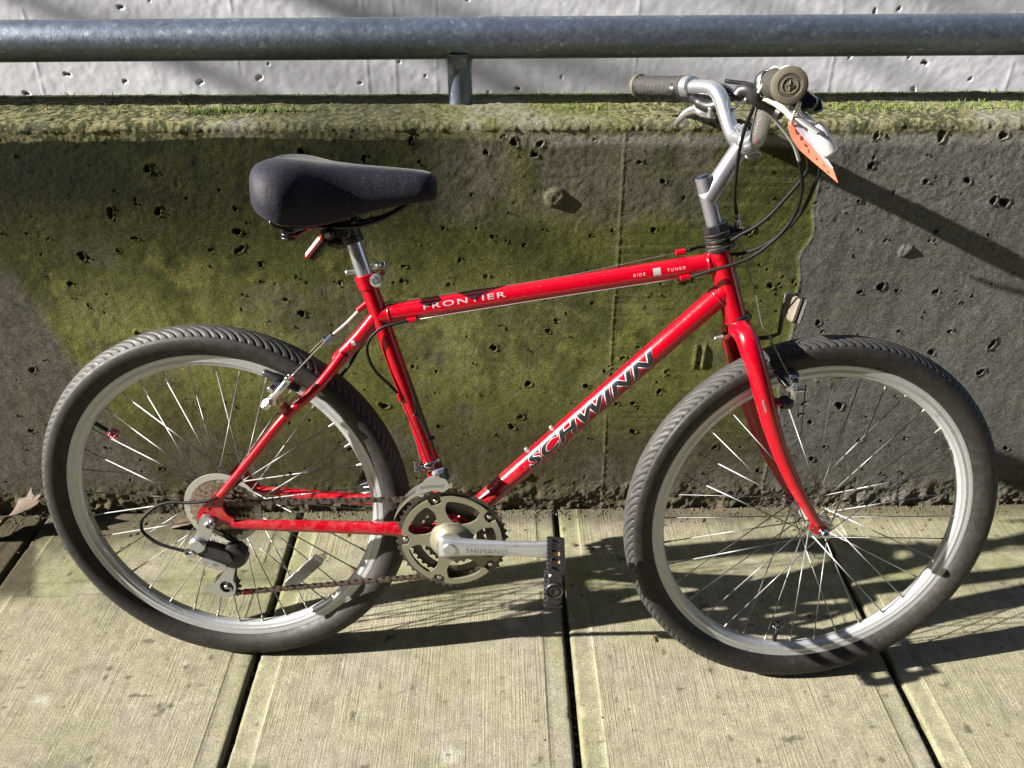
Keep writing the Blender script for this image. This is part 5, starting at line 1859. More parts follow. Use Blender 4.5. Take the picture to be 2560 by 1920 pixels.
def grip(s, y0, y1, r0):
    gp = part('grip', True)
    A_, B_ = bar_pt(s * y0), bar_pt(s * y1)
    d = (B_ - A_)
    L = np.linalg.norm(d)
    d /= L
    n, k = 72, 90
    V = []
    a_, u_, w_ = basis(d, (0, 0, 1.0))
    for i in range(k):
        t = i / (k - 1)
        for j in range(n):
            a = 2 * math.pi * j / n
            r = r0
            if t < 0.10 or t > 0.93:
                r = r0 + 0.0012
            else:
                # oval scales in relief
                cu = (t * L / 0.0105) % 1.0
                row = math.sin(3 * a + 0.5)
                ring = abs(((cu - 0.5) ** 2 * 4 + (0.5 * row) ** 2) - 0.35)
                r = r0 - 0.0012 * (1 - float(sstep(0.05, 0.16, ring)))
            if i == 0 or i == k - 1:
                r -= 0.0022
            if i in (1, k - 2):
                r -= 0.0005
            V.append(A_ + d * L * t + r * (math.cos(a) * u_ + math.sin(a) * w_))
    Fc = [(i * n + j, i * n + (j + 1) % n, (i + 1) * n + (j + 1) % n, (i + 1) * n + j) for i in range(k - 1) for j in range(n)]
    Fc += [tuple(range(n))[::-1], tuple((k - 1) * n + j for j in range(n))]
    o = mesh_obj('sleeve', V, Fc, M_GRIP, gp)
    sharpen(o, 50)
    E_ = B_
    V, Fc = lathe([(r0 - 0.001, -0.007), (r0 + 0.0025, -0.006), (r0 + 0.0034, -0.002), (r0 + 0.0024, 0.002), (r0 - 0.001, 0.0034), (0.0130, 0.0036), (0.0126, 0.0030), (0.0092, 0.0030), (0.0088, 0.0038), (0.0080, 0.0038), (0.0077, 0.0028), (0.0016, 0.0028), (0.0014, 0.0010), (0.0, 0.0010)], E_, d, 48)
    o = mesh_obj('end_cap', V, Fc, M_CAP, gp)
    sharpen(o, 40)
    # star and ring of lettering in relief
    uu = -np.cross(d, np.array([0, 0, 1.0]))
    uu /= np.linalg.norm(uu)
    if s < 0 and uu[0] < 0:
        uu = -uu
    ww = np.cross(d, uu)
    if ww[2] < 0:
        ww = -ww
    V, Fc = [], []
    for q_ in range(4):
        a = math.pi / 2 * q_
        tip = E_ + d * 0.0031 + 0.0072 * (math.cos(a) * uu + math.sin(a) * ww)
        l_ = E_ + d * 0.0031 + 0.0019 * (math.cos(a + 0.785) * uu + math.sin(a + 0.785) * ww)
        r_ = E_ + d * 0.0031 + 0.0019 * (math.cos(a - 0.785) * uu + math.sin(a - 0.785) * ww)
        c_ = E_ + d * 0.0048 + 0.0012 * (math.cos(a) * uu + math.sin(a) * ww)
        b_ = len(V)
        V += [tip, l_, c_, r_]
        Fc += [(b_, b_ + 1, b_ + 2), (b_, b_ + 2, b_ + 3)]
    mesh_obj('star', V, Fc, M_CAP, gp, smooth=False)
    V, Fc = lathe([(0.0, 0.0), (0.0016, 0.0)], E_ + d * 0.0050, d, 12)
    mesh_obj('hole', V, Fc, M_BLACK, gp, smooth=False)
    for txt, sgn in (('SCHWINN', 1), ('QUALITY', -1)):
        bm = text_mesh(txt, size=0.0040, spacing=1.22, offset=0.00008)
        V = []
        for v in bm.verts:
            if sgn > 0:
                a = math.pi / 2 - v.co.x / 0.0108 * 1.05
                rr = 0.0109 + v.co.y
            else:
                a = -math.pi / 2 + v.co.x / 0.0108
                rr = 0.0109 - v.co.y
            V.append(E_ + d * 0.0034 + rr * (math.cos(a) * uu + math.sin(a) * ww))
        bm.verts.index_update()
        Fc = [[q.index for q in f.verts] for f in bm.faces]
        bm.free()
        mesh_obj('lettering', V, Fc, M_CAPD, gp, smooth=False)
    return gp
grip(-1, 0.190, 0.296, 0.0168)
grip(1, 0.182, 0.300, 0.0168)

def along(s, y):
    return bar_pt(s * y)
# far side: clamp collar, thumb shifter, brake lever
fl = part('brake_lever', True)
dF = along(1, 0.3) - along(1, 0.15)
dF /= np.linalg.norm(dF)
C1('clamp', along(1, 0.166), along(1, 0.182), 0.0178, M_ALU, fl, n=28, bev=0.0015)
plate3 = lambda pts, y0, y1, mt, nm, par: plate_obj(nm, rounded(pts, 0.004, 3), [], y0, y1, mt, par)
T1('lever_body', spline([(-0.226, 0.168, 0.700), (-0.214, 0.160, 0.690), (-0.200, 0.148, 0.684), (-0.186, 0.135, 0.688)], 5), [0.009] * 5 + [0.010] * 11, M_BLACK, fl, 14)
T1('lever_blade', spline([(-0.188, 0.150, 0.672), (-0.205, 0.156, 0.674), (-0.217, 0.164, 0.6785), (-0.230, 0.172, 0.674), (-0.238, 0.182, 0.664), (-0.2425, 0.192, 0.655)], 6), np.interp(np.linspace(0, 1, 31), [0, 0.3, 1], [0.0085, 0.0075, 0.0045]), M_ALU, fl, 12, flat=0.55, side=(0, 1, 0))
C1('pivot', (-0.200, 0.140, 0.684), (-0.196, 0.150, 0.668), 0.0055, M_ALUD, fl)
sf = part('shifter', True)
V, Fc = lathe([(0.0, 0.012), (0.010, 0.0115), (0.0165, 0.008), (0.0185, 0.002), (0.0185, -0.004), (0.0, -0.004)], (-0.182, 0.130, 0.704), (0.45, -0.25, 0.85), 26)
o = mesh_obj('pod', V, Fc, M_BLUE, sf)
T1('thumb_lever', spline([(-0.200, 0.165, 0.697), (-0.218, 0.175, 0.694), (-0.232, 0.183, 0.700), (-0.247, 0.190, 0.710), (-0.256, 0.195, 0.712)], 5), np.interp(np.linspace(0, 1, 21), [0, 0.35, 0.8, 1], [0.004, 0.007, 0.0115, 0.008]), M_BLACK, sf, 14)
C1('cable_outlet', (-0.172, 0.118, 0.702), (-0.158, 0.100, 0.699), 0.0062, M_BLACK, sf)
# near side: black clamp, lever body, shifter pod, blade
nl_ = part('brake_lever', True)
C1('clamp', along(-1, 0.128), along(-1, 0.150), 0.0165, M_BLACK, nl_, n=28, bev=0.002)
T1('lever_body', spline([(-0.214, -0.140, 0.693), (-0.224, -0.152, 0.689), (-0.236, -0.158, 0.694), (-0.243, -0.156, 0.703), (-0.251, -0.150, 0.7035), (-0.2555, -0.148, 0.697)], 5), np.interp(np.linspace(0, 1, 26), [0, 0.3, 0.7, 1], [0.010, 0.0085, 0.009, 0.0085]), M_BLACK, nl_, 14)
T1('lever_body', spline([(-0.220, -0.150, 0.690), (-0.208, -0.152, 0.682), (-0.200, -0.160, 0.676)], 5), 0.0085, M_BLACK, nl_, 14)
T1('lever_blade', spline([(-0.226, -0.175, 0.692), (-0.214, -0.192, 0.684), (-0.203, -0.210, 0.674), (-0.194, -0.225, 0.664), (-0.184, -0.240, 0.655)], 6), np.interp(np.linspace(0, 1, 25), [0, 0.4, 1], [0.0065, 0.0060, 0.0048]), M_ALUD, nl_, 12, flat=0.5, side=(0, 0, 1))
T1('lever_blade', spline([(-0.196, -0.160, 0.690), (-0.186, -0.178, 0.680), (-0.177, -0.200, 0.668), (-0.170, -0.215, 0.656)], 6), 0.0050, M_ALUD, nl_, 12, flat=0.5, side=(0, 0, 1))
ns = part('shifter', True)
V, Fc = box((-0.178, -0.165, 0.694), (np.array([0.80, -0.1, -0.58]), np.array([0.58, 0.0, 0.80]), np.array([0.06, 1.0, 0])), (0.0170, 0.0100, 0.0170), 0.005)
o = mesh_obj('pod', V, Fc, M_BLUE, ns)
sharpen(o, 30)
V, Fc = box((-0.162, -0.168, 0.686), (np.array([0.9, -0.1, 0.3]), np.array([-0.3, 0.0, 0.9]), np.array([0.1, 1.0, 0])), (0.0085, 0.0095, 0.0100), 0.003)
o = mesh_obj('barrel_housing', V, Fc, M_BLUE, ns)
sharpen(o, 30)
# second black lever that crosses between the two halves (seen beside the near riser)
C1('adjuster', (-0.2275, -0.098, 0.693), (-0.212, -0.050, 0.695), 0.0030, M_CHROME, ns, n=10)

# ------------------------------------------------------------------ cables
def cable(name, P, r, mat, front=False, per=7):
    V, Fc = tube(spline(P, per), r, 8)
    o = mesh_obj(name, V, Fc, mat)
    single(o, front)
    return o
c1 = [(0.8601, -0.1300, 0.6735), (0.8797, -0.1217, 0.6560), (0.8937, -0.1134, 0.6408), (0.9028, -0.1051, 0.6270), (0.9114, -0.0968, 0.6110), (0.9181, -0.0885, 0.5945), (0.9230, -0.0802, 0.5777), (0.9236, -0.0718, 0.5543), (0.9173, -0.0635, 0.5281), (0.9002, -0.0552, 0.5009), (0.8737, -0.0469, 0.4748), (0.8450, -0.0386, 0.4592), (0.8173, -0.0303, 0.4478), (0.7907, -0.0200, 0.4355)]
c1s = spline([(0.8330, -0.142, 0.694), (0.848, -0.136, 0.683)] + c1, 6)
cbl = part('shift_cable')
V, Fc = tube(c1s[:34], 0.0026, 8)
mesh_obj('bare_section', V, Fc, M_WHT, cbl)
V, Fc = tube(c1s[33:], 0.0027, 8)
mesh_obj('housing', V, Fc, M_HOUS, cbl)
c2 = [(0.800, -0.085, 0.720), (0.840, -0.105, 0.712), (0.8846, -0.1000, 0.6785), (0.9122, -0.0895, 0.6408), (0.9275, -0.0789, 0.6112), (0.9254, -0.0684, 0.5922), (0.9099, -0.0578, 0.5642), (0.8934, -0.0473, 0.5374), (0.8773, -0.0367, 0.5183), (0.8600, -0.0262, 0.5042), (0.8463, -0.0156, 0.4920), (0.8278, 0.018, 0.4783), (0.8083, 0.022, 0.4740), (0.7881, 0.006, 0.4715)]
cable('shift_cable', c2, 0.0027, M_HOUS)
c3 = [(0.875, -0.140, 0.690), (0.9041, -0.1300, 0.6659), (0.9264, -0.1150, 0.6357), (0.9375, -0.1000, 0.6059), (0.9389, -0.0850, 0.5885), (0.9358, -0.0700, 0.5583), (0.9277, -0.0550, 0.5309), (0.9120, -0.0400, 0.5066), (0.8927, -0.0250, 0.4858), (0.8718, -0.0050, 0.4711), (0.8595, 0.0250, 0.4619), (0.8397, 0.0260, 0.4548), (0.800, 0.018, 0.452)]
cable('brake_cable', c3, 0.0027, M_HOUS)
c4 = [(-0.1882, 0.0, 0.527), (-0.2006, -0.0163, 0.5582), (-0.2070, -0.0325, 0.5972), (-0.2114, -0.0488, 0.6265), (-0.2127, -0.0650, 0.6545), (-0.2124, -0.0813, 0.6739), (-0.2131, -0.0975, 0.6907), (-0.2200, -0.1138, 0.700), (-0.2260, -0.1300, 0.700)]
cable('brake_cable', c4, 0.0027, M_HOUS, True)
cable('brake_wire', [(-0.1835, 0, 0.504), (-0.171, 0, 0.472), (-0.160, -0.003, 0.440), (-0.1475, -0.012, 0.400), (-0.136, -0.02, 0.357), (-0.127, -0.03, 0.342)], 0.0009, M_WIRE, True)
cable('brake_wire', [(-0.127, -0.030, 0.342), (-0.112, -0.038, 0.315), (-0.097, -0.043, 0.288), (-0.086, -0.045, 0.272)], 0.0011, M_SPOKE, True)
cable('brake_wire', [(-0.127, -0.030, 0.342), (-0.110, 0.0, 0.330), (-0.092, 0.040, 0.290)], 0.0011, M_SPOKE, True)
cable('brake_cable', [(-0.166, 0.118, 0.700), (-0.190, 0.04, 0.712), (-0.2276, -0.10, 0.6930)], 0.0024, M_SPOKE, True)
cable('brake_cable', [(-0.1832, 0.1000, 0.6758), (-0.1990, 0.0000, 0.6900), (-0.2223, -0.1000, 0.6907)], 0.0026, M_HOUS, True)
# along the top tube
cable('shift_wire', [(0.770, 0.004, 0.4680), (0.60, 0.001, 0.4285), (0.44, 0.0, 0.4003), (0.300, 0.0, 0.3770)], 0.0008, M_WIRE)
cable('shift_wire', [(0.776, -0.0155, 0.4318), (0.56, -0.0160, 0.3935), (0.362, -0.0165, 0.3568)], 0.0008, M_SPOKE)
c5 = [(0.3530, -0.0165, 0.3560), (0.3448, -0.019, 0.3545), (0.3180, -0.0210, 0.3480), (0.3013, -0.0210, 0.3410), (0.2839, -0.0200, 0.3243), (0.2766, -0.0180, 0.3069), (0.2795, -0.0180, 0.2851), (0.2907, -0.0180, 0.2632), (0.3106, -0.0160, 0.2413), (0.3235, -0.0130, 0.2236)]
cable('shift_cable', c5, 0.0027, M_HOUS)
cable('shift_wire', [(0.3275, -0.012, 0.2150), (0.3452, -0.0150, 0.1593), (0.3590, -0.0180, 0.0950)], 0.0007, M_WIRE)
cable('shift_cable', [(0.292, 0.016, 0.345), (0.270, 0.022, 0.310), (0.2524, 0.0200, 0.2887), (0.2372, 0.0133, 0.2636), (0.2155, 0.0250, 0.2383), (0.198, 0.048, 0.2243), (0.150, 0.055, 0.180)], 0.0027, M_HOUS)
c6 = [(0.0503, -0.0500, 0.0720), (0.0292, -0.0560, 0.0553), (0.0050, -0.0700, 0.0440), (-0.0390, -0.0680, 0.0351), (-0.0639, -0.0650, 0.0343), (-0.0936, -0.0650, 0.0268), (-0.1155, -0.0664, 0.0103), (-0.1266, -0.0691, -0.0029), (-0.1272, -0.0718, -0.0217), (-0.1117, -0.0745, -0.0371), (-0.0913, -0.0773, -0.0465), (-0.0478, -0.0800, -0.0565)]
cable('shift_cable', c6, 0.0029, M_HOUS)
cable('brake_wire', [(0.268, -0.003, 0.3700), (0.240, -0.003, 0.3420), (0.2120, -0.006, 0.3190)], 0.0024, M_STRING)
cable('brake_wire', [(0.2120, -0.006, 0.3190), (0.180, -0.026, 0.288), (0.1560, -0.044, 0.2640)], 0.0013, M_WIRE)
cable('brake_wire', [(0.2120, -0.006, 0.3190), (0.188, 0.030, 0.300), (0.1580, 0.050, 0.2700)], 0.0013, M_WIRE)
V, Fc = cyl((0.218, -0.006, 0.3250), (0.206, -0.006, 0.3130), 0.0052, n=8)
single(mesh_obj('straddle_hanger', V, Fc, M_CHROME))
V, Fc = cyl((0.196, 0.018, 0.3080), (0.206, 0.014, 0.310), 0.0045, n=8)
single(mesh_obj('straddle_hanger', V, Fc, M_CHROME))

# ------------------------------------------------------------------ cantilever brakes
def canti(front, s, arm, pad, posts):
    bk_ = part('brake', front)
    P = spline(arm, 6)
    T1('arm', P, np.interp(np.linspace(0, 1, len(P)), [0, 0.3, 0.85, 1], [0.0100, 0.0065, 0.0055, 0.0065]), M_ALU, bk_, 14, flat=0.7, side=(0, 1, 0))
    a, b = np.array(pad[0], float), np.array(pad[1], float)
    V, Fc = tube([a, lerp(a, b, 0.06), lerp(a, b, 0.5), lerp(a, b, 0.94), b], [0.0045, 0.0065, 0.0070, 0.0065, 0.0045], 12)
    o = mesh_obj('brake_pad', V, Fc, M_BLACK, bk_)
    for c0, c1_, r in posts:
        C1('bolt', c0, c1_, r, M_CHROME, bk_, n=12)
    return bk_
for s in (-1, 1):
    y = s * 0.047
    canti(False, s, [(0.120, y, 0.2200), (0.126, s * 0.053, 0.2310), (0.138, s * 0.058, 0.2430), (0.149, s * 0.056, 0.2560), (0.1570, s * 0.050, 0.2660)],
          [(0.100, s * 0.021, 0.262), (0.160, s * 0.023, 0.2320)],
          [((0.116, s * 0.056, 0.216), (0.112, s * 0.060, 0.222), 0.0098), ((0.152, s * 0.060, 0.2620), (0.156, s * 0.050, 0.2640), 0.0062), ((0.126, s * 0.026, 0.2480), (0.123, s * 0.060, 0.2450), 0.0052), ((0.128, s * 0.040, 0.2400), (0.133, s * 0.048, 0.2470), 0.0085)])
    canti(True, s, [(-0.088, y, 0.2360), (-0.087, s * 0.053, 0.2480), (-0.088, s * 0.057, 0.2600), (-0.089, s * 0.054, 0.2720), (-0.087, s * 0.046, 0.2800)],
          [(-0.1290, s * 0.021, 0.2820), (-0.068, s * 0.023, 0.2740)],
          [((-0.087, s * 0.045, 0.2760), (-0.087, s * 0.057, 0.2770), 0.0062), ((-0.098, s * 0.026, 0.2700), (-0.096, s * 0.060, 0.2640), 0.0060), ((-0.080, s * 0.045, 0.2560), (-0.066, s * 0.045, 0.2580), 0.0045)])
# front reflector bracket
M_AMBERD = simple('dusty_reflector', (0.15, 0.125, 0.09), 0.6, 0.0, 0.3, 200)
fr_ = part('front_reflector', True)
T1('bracket', [(-0.150, 0.004, 0.328), (-0.1158, 0, 0.3318), (-0.0985, 0, 0.3382), (-0.0965, 0, 0.3765), (-0.0940, 0, 0.4030), (-0.0850, 0, 0.4020)], 0.0038, M_BLACK, fr_, 8, flat=0.6, side=(0, 1, 0))
V, Fc = box((-0.0830, 0, 0.3810), (np.array([0.22, 0, 0.975]), np.array([0, 1.0, 0]), np.array([0.975, 0, -0.22])), (0.0200, 0.022, 0.0050), 0.003)
o = mesh_obj('lens', V, Fc, M_AMBERD, fr_)
sharpen(o, 30)
V, Fc = box((-0.0745, 0, 0.3790), (np.array([0.22, 0, 0.975]), np.array([0, 1.0, 0]), np.array([0.975, 0, -0.22])), (0.0220, 0.025, 0.0030), 0.003)
o = mesh_obj('lens_frame', V, Fc, M_BLACK, fr_)
sharpen(o, 30)

# ------------------------------------------------------------------ things hanging from the handlebar
FW = BM @ LOC @ FRM                                # steered coordinates -> world
def to_world(pts):
    return np.array([tuple(FW @ Vector(p)) for p in pts])
# orange cardboard tag on a string
tg = empty('cardboard_tag')
org = FW @ Vector((-0.2075, -0.213, 0.664))
tg.location = org
O_ = np.array(org)
def tagpt(p):
    return np.array(FW @ Vector(p)) - O_
outl = [(-0.2085, 0.6685), (-0.2035, 0.6705), (-0.1965, 0.6670), (-0.1850, 0.6560), (-0.1720, 0.6430), (-0.1580, 0.6260), (-0.1480, 0.6130), (-0.1395, 0.5950), (-0.1560, 0.6080), (-0.1740, 0.6215), (-0.1900, 0.6340), (-0.2010, 0.6470), (-0.2080, 0.6600)]
d1_ = np.array([0.66, -0.10, -0.75])
V, Fc = [], []
for k, lift in enumerate((0.0, 0.0006)):
    for (x, z) in outl:
        yb = -0.205 - 0.035 * ((x + 0.2085) / 0.07) ** 2 * 0.3
        V.append(tagpt((x, yb + lift, z)))
n = len(outl)
tri = geometry.tessellate_polygon([[Vector((p[0], p[1], 0)) for p in outl]])
Fc = [tuple(t) for t in tri] + [tuple(i + n for i in reversed(t)) for t in tri] + [(i, (i + 1) % n, n + (i + 1) % n, n + i) for i in range(n)]
mesh_obj('card', V, Fc, M_PAPER, tg, smooth=False)
edge = [(-0.2010, 0.6690), (-0.1850, 0.6560), (-0.1720, 0.6430), (-0.1580, 0.6260), (-0.1480, 0.6130), (-0.1500, 0.6125), (-0.1620, 0.6240), (-0.1760, 0.6385), (-0.1880, 0.6490), (-0.1980, 0.6590)]
V = []
for lift in (-0.0012, -0.0020):
    for (x, z) in edge:
        yb = -0.205 - 0.035 * ((x + 0.2085) / 0.07) ** 2 * 0.3
        V.append(tagpt((x, yb + lift, z)))
n = len(edge)
tri = geometry.tessellate_polygon([[Vector((p[0], p[1], 0)) for p in edge]])
Fc = [tuple(t) for t in tri] + [tuple(i + n for i in reversed(t)) for t in tri] + [(i, (i + 1) % n, n + (i + 1) % n, n + i) for i in range(n)]
mesh_obj('folded_edge', V, Fc, M_PAPERW, tg, smooth=False)
mbi = MB()
for pl in ([(-0.2005, 0.660), (-0.1985, 0.656), (-0.1965, 0.653), (-0.1960, 0.656)], [(-0.1925, 0.6500), (-0.1905, 0.6460), (-0.1890, 0.6480), (-0.1900, 0.6510), (-0.1925, 0.6500)], [(-0.1860, 0.6420), (-0.1840, 0.6385), (-0.1830, 0.6405)], [(-0.1830, 0.6370), (-0.1800, 0.6350), (-0.1790, 0.6310), (-0.1815, 0.6330)],
           [(-0.1700, 0.6255), (-0.1685, 0.6225)], [(-0.1600, 0.6170), (-0.1585, 0.6150)], [(-0.1545, 0.6100), (-0.1530, 0.6075)]):
    P_ = [tagpt((x, -0.205 - 0.035 * ((x + 0.2085) / 0.07) ** 2 * 0.3 - 0.0006, z)) for x, z in pl]
    V, Fc = tube(P_, 0.00035, 5)
    mbi.add(V, Fc)
mbi.obj('handwriting', M_INK, tg)['kind'] = 'stuff'
V, Fc = tube(spline([tagpt(p) for p in [(-0.2095, -0.232, 0.6905), (-0.2092, -0.222, 0.6790), (-0.2062, -0.208, 0.6660), (-0.2040, -0.207, 0.6640)]], 6), 0.0013, 7)
mesh_obj('string', V, Fc, M_STRING, tg)
V, Fc = tube(spline([tagpt(p) for p in [(-0.2070, -0.232, 0.6900), (-0.2040, -0.218, 0.6760), (-0.2035, -0.208, 0.6650)]], 6), 0.0011, 7)
mesh_obj('string', V, Fc, M_STRING, tg)
tag(tg, 'orange cardboard tag with red handwriting hanging by string from the near grip', 'tag')
# clear plastic tube tied beside the tag
vt = empty('plastic_tube')
O_ = np.array(FW @ Vector((-0.176, -0.212, 0.664)))
vt.location = O_
V, Fc = lathe([(0.0, 0.0), (0.0085, 0.0003), (0.0098, 0.002), (0.0100, 0.038), (0.0092, 0.0405), (0.0, 0.041)], tagpt((-0.1775, -0.210, 0.6635)), tagpt((-0.1535, -0.214, 0.6310)) - tagpt((-0.1775, -0.210, 0.6635)), 24)
o = mesh_obj('sleeve', V, Fc, M_CLEAR, vt)
V, Fc = box(tagpt((-0.1660, -0.2125, 0.6495)), (np.array(FW.to_3x3() @ Vector((0.594, 0, -0.804))), np.array(FW.to_3x3() @ Vector((0.804, 0, 0.594))), np.array(FW.to_3x3() @ Vector((0, 1, 0)))), (0.013, 0.0035, 0.004), 0.001)
mesh_obj('paper_roll', V, Fc, M_WHT, vt, smooth=False)
V, Fc = tube(spline([tagpt(p) for p in [(-0.2065, -0.224, 0.6850), (-0.1980, -0.215, 0.6770), (-0.1880, -0.211, 0.6700), (-0.1775, -0.210, 0.6640)]], 6), np.interp(np.linspace(0, 1, 19), [0, 0.6, 1], [0.0016, 0.002, 0.0045]), 10)
mesh_obj('neck', V, Fc, M_CLEAR, vt)
tag(vt, 'clear plastic tube hanging beside the orange tag below the near grip', 'tube')
# masking tape and string wound round the near grip
tp = empty('masking_tape')
O_ = np.array(FW @ Vector((-0.232, -0.19, 0.705)))
tp.location = O_
gA, gB = bar_pt(-0.178), bar_pt(-0.196)
dd_ = (gB - gA) / np.linalg.norm(gB - gA)
a_, u_, w_ = basis(dd_, (0, 0, 1.0))
V, Fc = [], []
m = 40
for i in range(7):
    for j in range(m + 1):
        a = 2 * math.pi * j / m
        t = i / 6
        r = 0.0180 + 0.0022 * math.sin(5 * a + 3 * t) * (0.3 + t) + 0.0012 * math.sin(11 * a)
        sh_ = 0.004 * math.sin(2 * a + 1)
        V.append(tagpt(tuple(gA + dd_ * (0.020 * t + sh_ * (1 if i == 0 else 0.6)) + r * (math.cos(a) * u_ + math.sin(a) * w_))))
for i in range(6):
    for j in range(m):
        Fc.append((i * (m + 1) + j, i * (m + 1) + j + 1, (i + 1) * (m + 1) + j + 1, (i + 1) * (m + 1) + j))
o = mesh_obj('wrap', V, Fc, M_TAPE, tp)
P_ = [tagpt(p) for p in [(-0.2445, -0.190, 0.7010), (-0.2435, -0.198, 0.7085), (-0.2385, -0.205, 0.7165), (-0.2330, -0.210, 0.7240), (-0.2240, -0.214, 0.7285), (-0.2160, -0.216, 0.7275), (-0.208, -0.214, 0.720)]]
V, Fc = tube(spline(P_, 6), 0.0021, 8)
mesh_obj('string', V, Fc, M_STRING, tp)
V, Fc = tube(spline([tagpt(p) for p in [(-0.2360, -0.190, 0.6960), (-0.2240, -0.196, 0.6890), (-0.2140, -0.205, 0.6800), (-0.2060, -0.212, 0.6700)]], 6), np.linspace(0.0050, 0.0030, 19), 8, flat=0.5, side=(0, 1, 0))
mesh_obj('tape_tail', V, Fc, M_TAPE, tp)
tag(tp, 'dirty masking tape and white string wound round the near grip', 'tape')
# ------------------------------------------------------------------ leaves, crumbs, moss
def leaf(name, pts, loc, curl, rotz, label, lift=0.0):
    """pts outline in metres, built as a thin curled sheet"""
    bm = bmesh.new()
    f = bm.faces.new([bm.verts.new((x, y, 0)) for x, y in pts])
    bmesh.ops.triangulate(bm, faces=bm.faces[:])
    bmesh.ops.subdivide_edges(bm, edges=bm.edges[:], cuts=3, use_grid_fill=True)
    bm.normal_update()
    for v in bm.verts:
        x, y = v.co.x, v.co.y
        v.co.z = curl * (14 * y * y + 5 * abs(x) * x * 1.5) + 0.004 * math.sin(60 * x + 20) + 0.003 * math.cos(85 * y) + lift * (x + 0.05)
    r = bmesh.ops.solidify(bm, geom=bm.faces[:], thickness=0.0006)
    me = bpy.data.meshes.new(name)
    bm.to_mesh(me)
    bm.free()
    me.materials.append(M_LEAF)
    me.shade_smooth()
    o = bpy.data.objects.new(name, me)
    COL.objects.link(o)
    zmin = min(v.co.z for v in me.vertices)
    o.location = (loc[0], loc[1], 0.001 - zmin)
    o.rotation_euler = (0, 0, rotz)
    tag(o, label, 'leaf', 'fallen leaves by the wall foot')
    return o
leaf('fallen_leaf', [(-0.085, -0.040), (-0.060, -0.022), (-0.052, 0.004), (-0.028, 0.012), (-0.016, 0.034), (0.004, 0.030), (0.016, 0.044), (0.026, 0.026), (0.046, 0.024), (0.040, 0.006), (0.056, -0.010), (0.034, -0.020), (0.030, -0.036), (0.004, -0.030), (-0.016, -0.044), (-0.040, -0.036), (-0.060, -0.050)],
     (-1.112, -0.052), 1.0, 0.12, 'curled brown dead leaf at the wall foot left of the rear tyre', 0.22)
leaf('fallen_leaf', [(-0.032, -0.008), (-0.012, 0.014), (0.020, 0.018), (0.036, 0.004), (0.022, -0.014), (-0.008, -0.016)],
     (-0.748, -0.056), 0.6, 0.0, 'small orange-brown dead leaf seen behind the rear wheel spokes', 0.1)

def scatter(name, mat, items):
    """items: (x, y, z, size, stretch, kind)"""
    V, Fc = [], []
    base = [(1, 0, 0), (-1, 0, 0), (0, 1, 0), (0, -1, 0), (0, 0, 1), (0, 0, -0.5)]
    fs = [(0, 2, 4), (2, 1, 4), (1, 3, 4), (3, 0, 4), (2, 0, 5), (1, 2, 5), (3, 1, 5), (0, 3, 5)]
    r = np.random.default_rng(len(items))
    for (x, y, z, s, st, fl) in items:
        a = r.uniform(0, 6.28)
        k = len(V)
        for (p, q, t) in base:
            j = r.uniform(0.55, 1.2)
            u, v = p * s * st * j, q * s * j
            V.append((x + u * math.cos(a) - v * math.sin(a), y + u * math.sin(a) + v * math.cos(a), z + t * s * fl * j))
        Fc += [tuple(i + k for i in f) for f in fs]
    o = mesh_obj(name, V, Fc, mat, smooth=False)
    o['kind'] = 'stuff'
    return o
r_ = np.random.default_rng(5)
it = []
for k in range(2600):
    x = r_.uniform(-1.4, 1.4)
    y = -abs(r_.normal(0, 0.022)) - 0.004
    if x < -0.85:
        y *= 2.6
    it.append((x, y, 0.001, 0.0006 + 0.0030 * r_.random() ** 3, r_.uniform(0.8, 1.6), 0.7))
for k in range(170):
    x, y = r_.uniform(-1.1, 1.2), -r_.uniform(0.03, 0.75)
    it.append((x, y, 0.0008, 0.0005 + 0.0016 * r_.random() ** 2, 1.2, 0.6))
scatter('dirt_crumbs', M_CRUMB, it)
it = []
for k in range(80):
    x = r_.uniform(-1.2, 1.25) if k < 50 else r_.normal(0.72, 0.16)
    y = -abs(r_.normal(0, 0.05)) - 0.008
    it.append((x, y, 0.0022, 0.0014 + 0.0034 * r_.random() ** 2, r_.uniform(1.2, 2.6), 0.22))
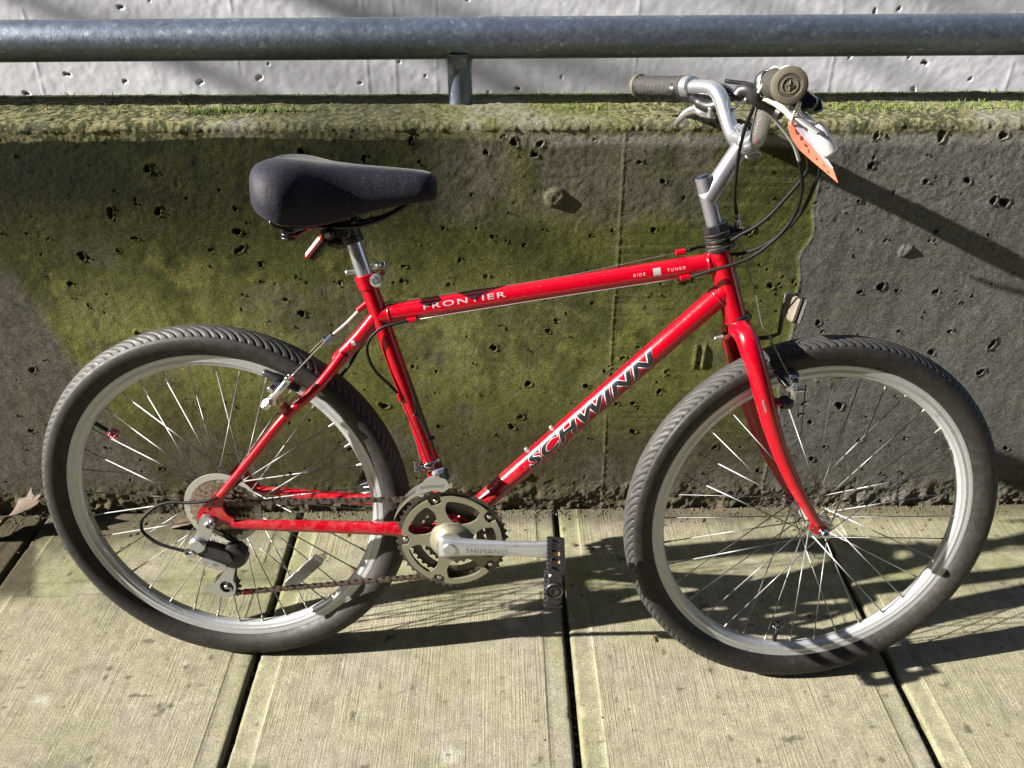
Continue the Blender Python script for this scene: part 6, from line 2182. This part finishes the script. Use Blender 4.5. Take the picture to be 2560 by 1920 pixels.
for (x, y) in ((0.20, -0.145), (-0.33, -0.20), (-0.36, -0.09), (0.16, -0.13), (0.30, -0.40), (-0.88, -0.17), (-0.42, -0.30)):
    it.append((x, y, 0.002, 0.006, 1.6, 0.25))
scatter('leaf_fragments', M_LEAFBIT, it)

# crumbs of wet soil lying in the open joints
it = []
for k in range(500):
    jx = [-1.092, -0.4838, 0.1264, 0.7453][k % 4]
    it.append((jx + r_.normal(0, 0.0024), -r_.uniform(0.0, 0.9), -0.016 + 0.006 * r_.random(), 0.0015 + 0.002 * r_.random(), 1.4, 0.6))
scatter('joint_dirt', M_CRUMB, it)

# moss: tiny upright blades on the coping
V, Fc = [], []
r_ = np.random.default_rng(9)
patches = [(-0.48, 0.085, 0.055, 0.010, 520), (-0.56, 0.07, 0.05, 0.012, 160), (0.66, 0.09, 0.10, 0.018, 200), (0.80, 0.10, 0.10, 0.015, 200), (-0.85, 0.11, 0.2, 0.02, 150), (0.12, 0.10, 0.10, 0.012, 120), (1.02, 0.09, 0.08, 0.02, 320)]
blades = []
for (cx, cy, sx, sy, n) in patches:
    for k in range(n):
        blades.append((r_.normal(cx, sx), r_.normal(cy, sy), 0.005 + 0.007 * r_.random()))
for k in range(600):
    blades.append((r_.uniform(-1.4, 1.4), r_.uniform(0.195, 0.236), 0.004 + 0.006 * r_.random()))
for (x, y, hgt) in blades:
    if not (0.01 < y < 0.24):
        continue
    a = r_.uniform(0, 6.28)
    b = len(V)
    w = 0.0009 + 0.0008 * r_.random()
    lx, ly = r_.normal(0, hgt * 0.35), r_.normal(0, hgt * 0.35)
    z0 = WT - 0.002
    V += [(x - w * math.cos(a), y - w * math.sin(a), z0), (x + w * math.cos(a), y + w * math.sin(a), z0), (x + lx, y + ly, z0 + hgt), (x + lx * 0.4 + 0.4 * w, y + ly * 0.4 - w, z0 + hgt * 0.6)]
    Fc += [(b, b + 1, b + 2), (b + 1, b + 3, b + 2), (b + 3, b, b + 2)]
o = mesh_obj('moss_tufts', V, Fc, M_MOSS, smooth=False)
o['kind'] = 'stuff'
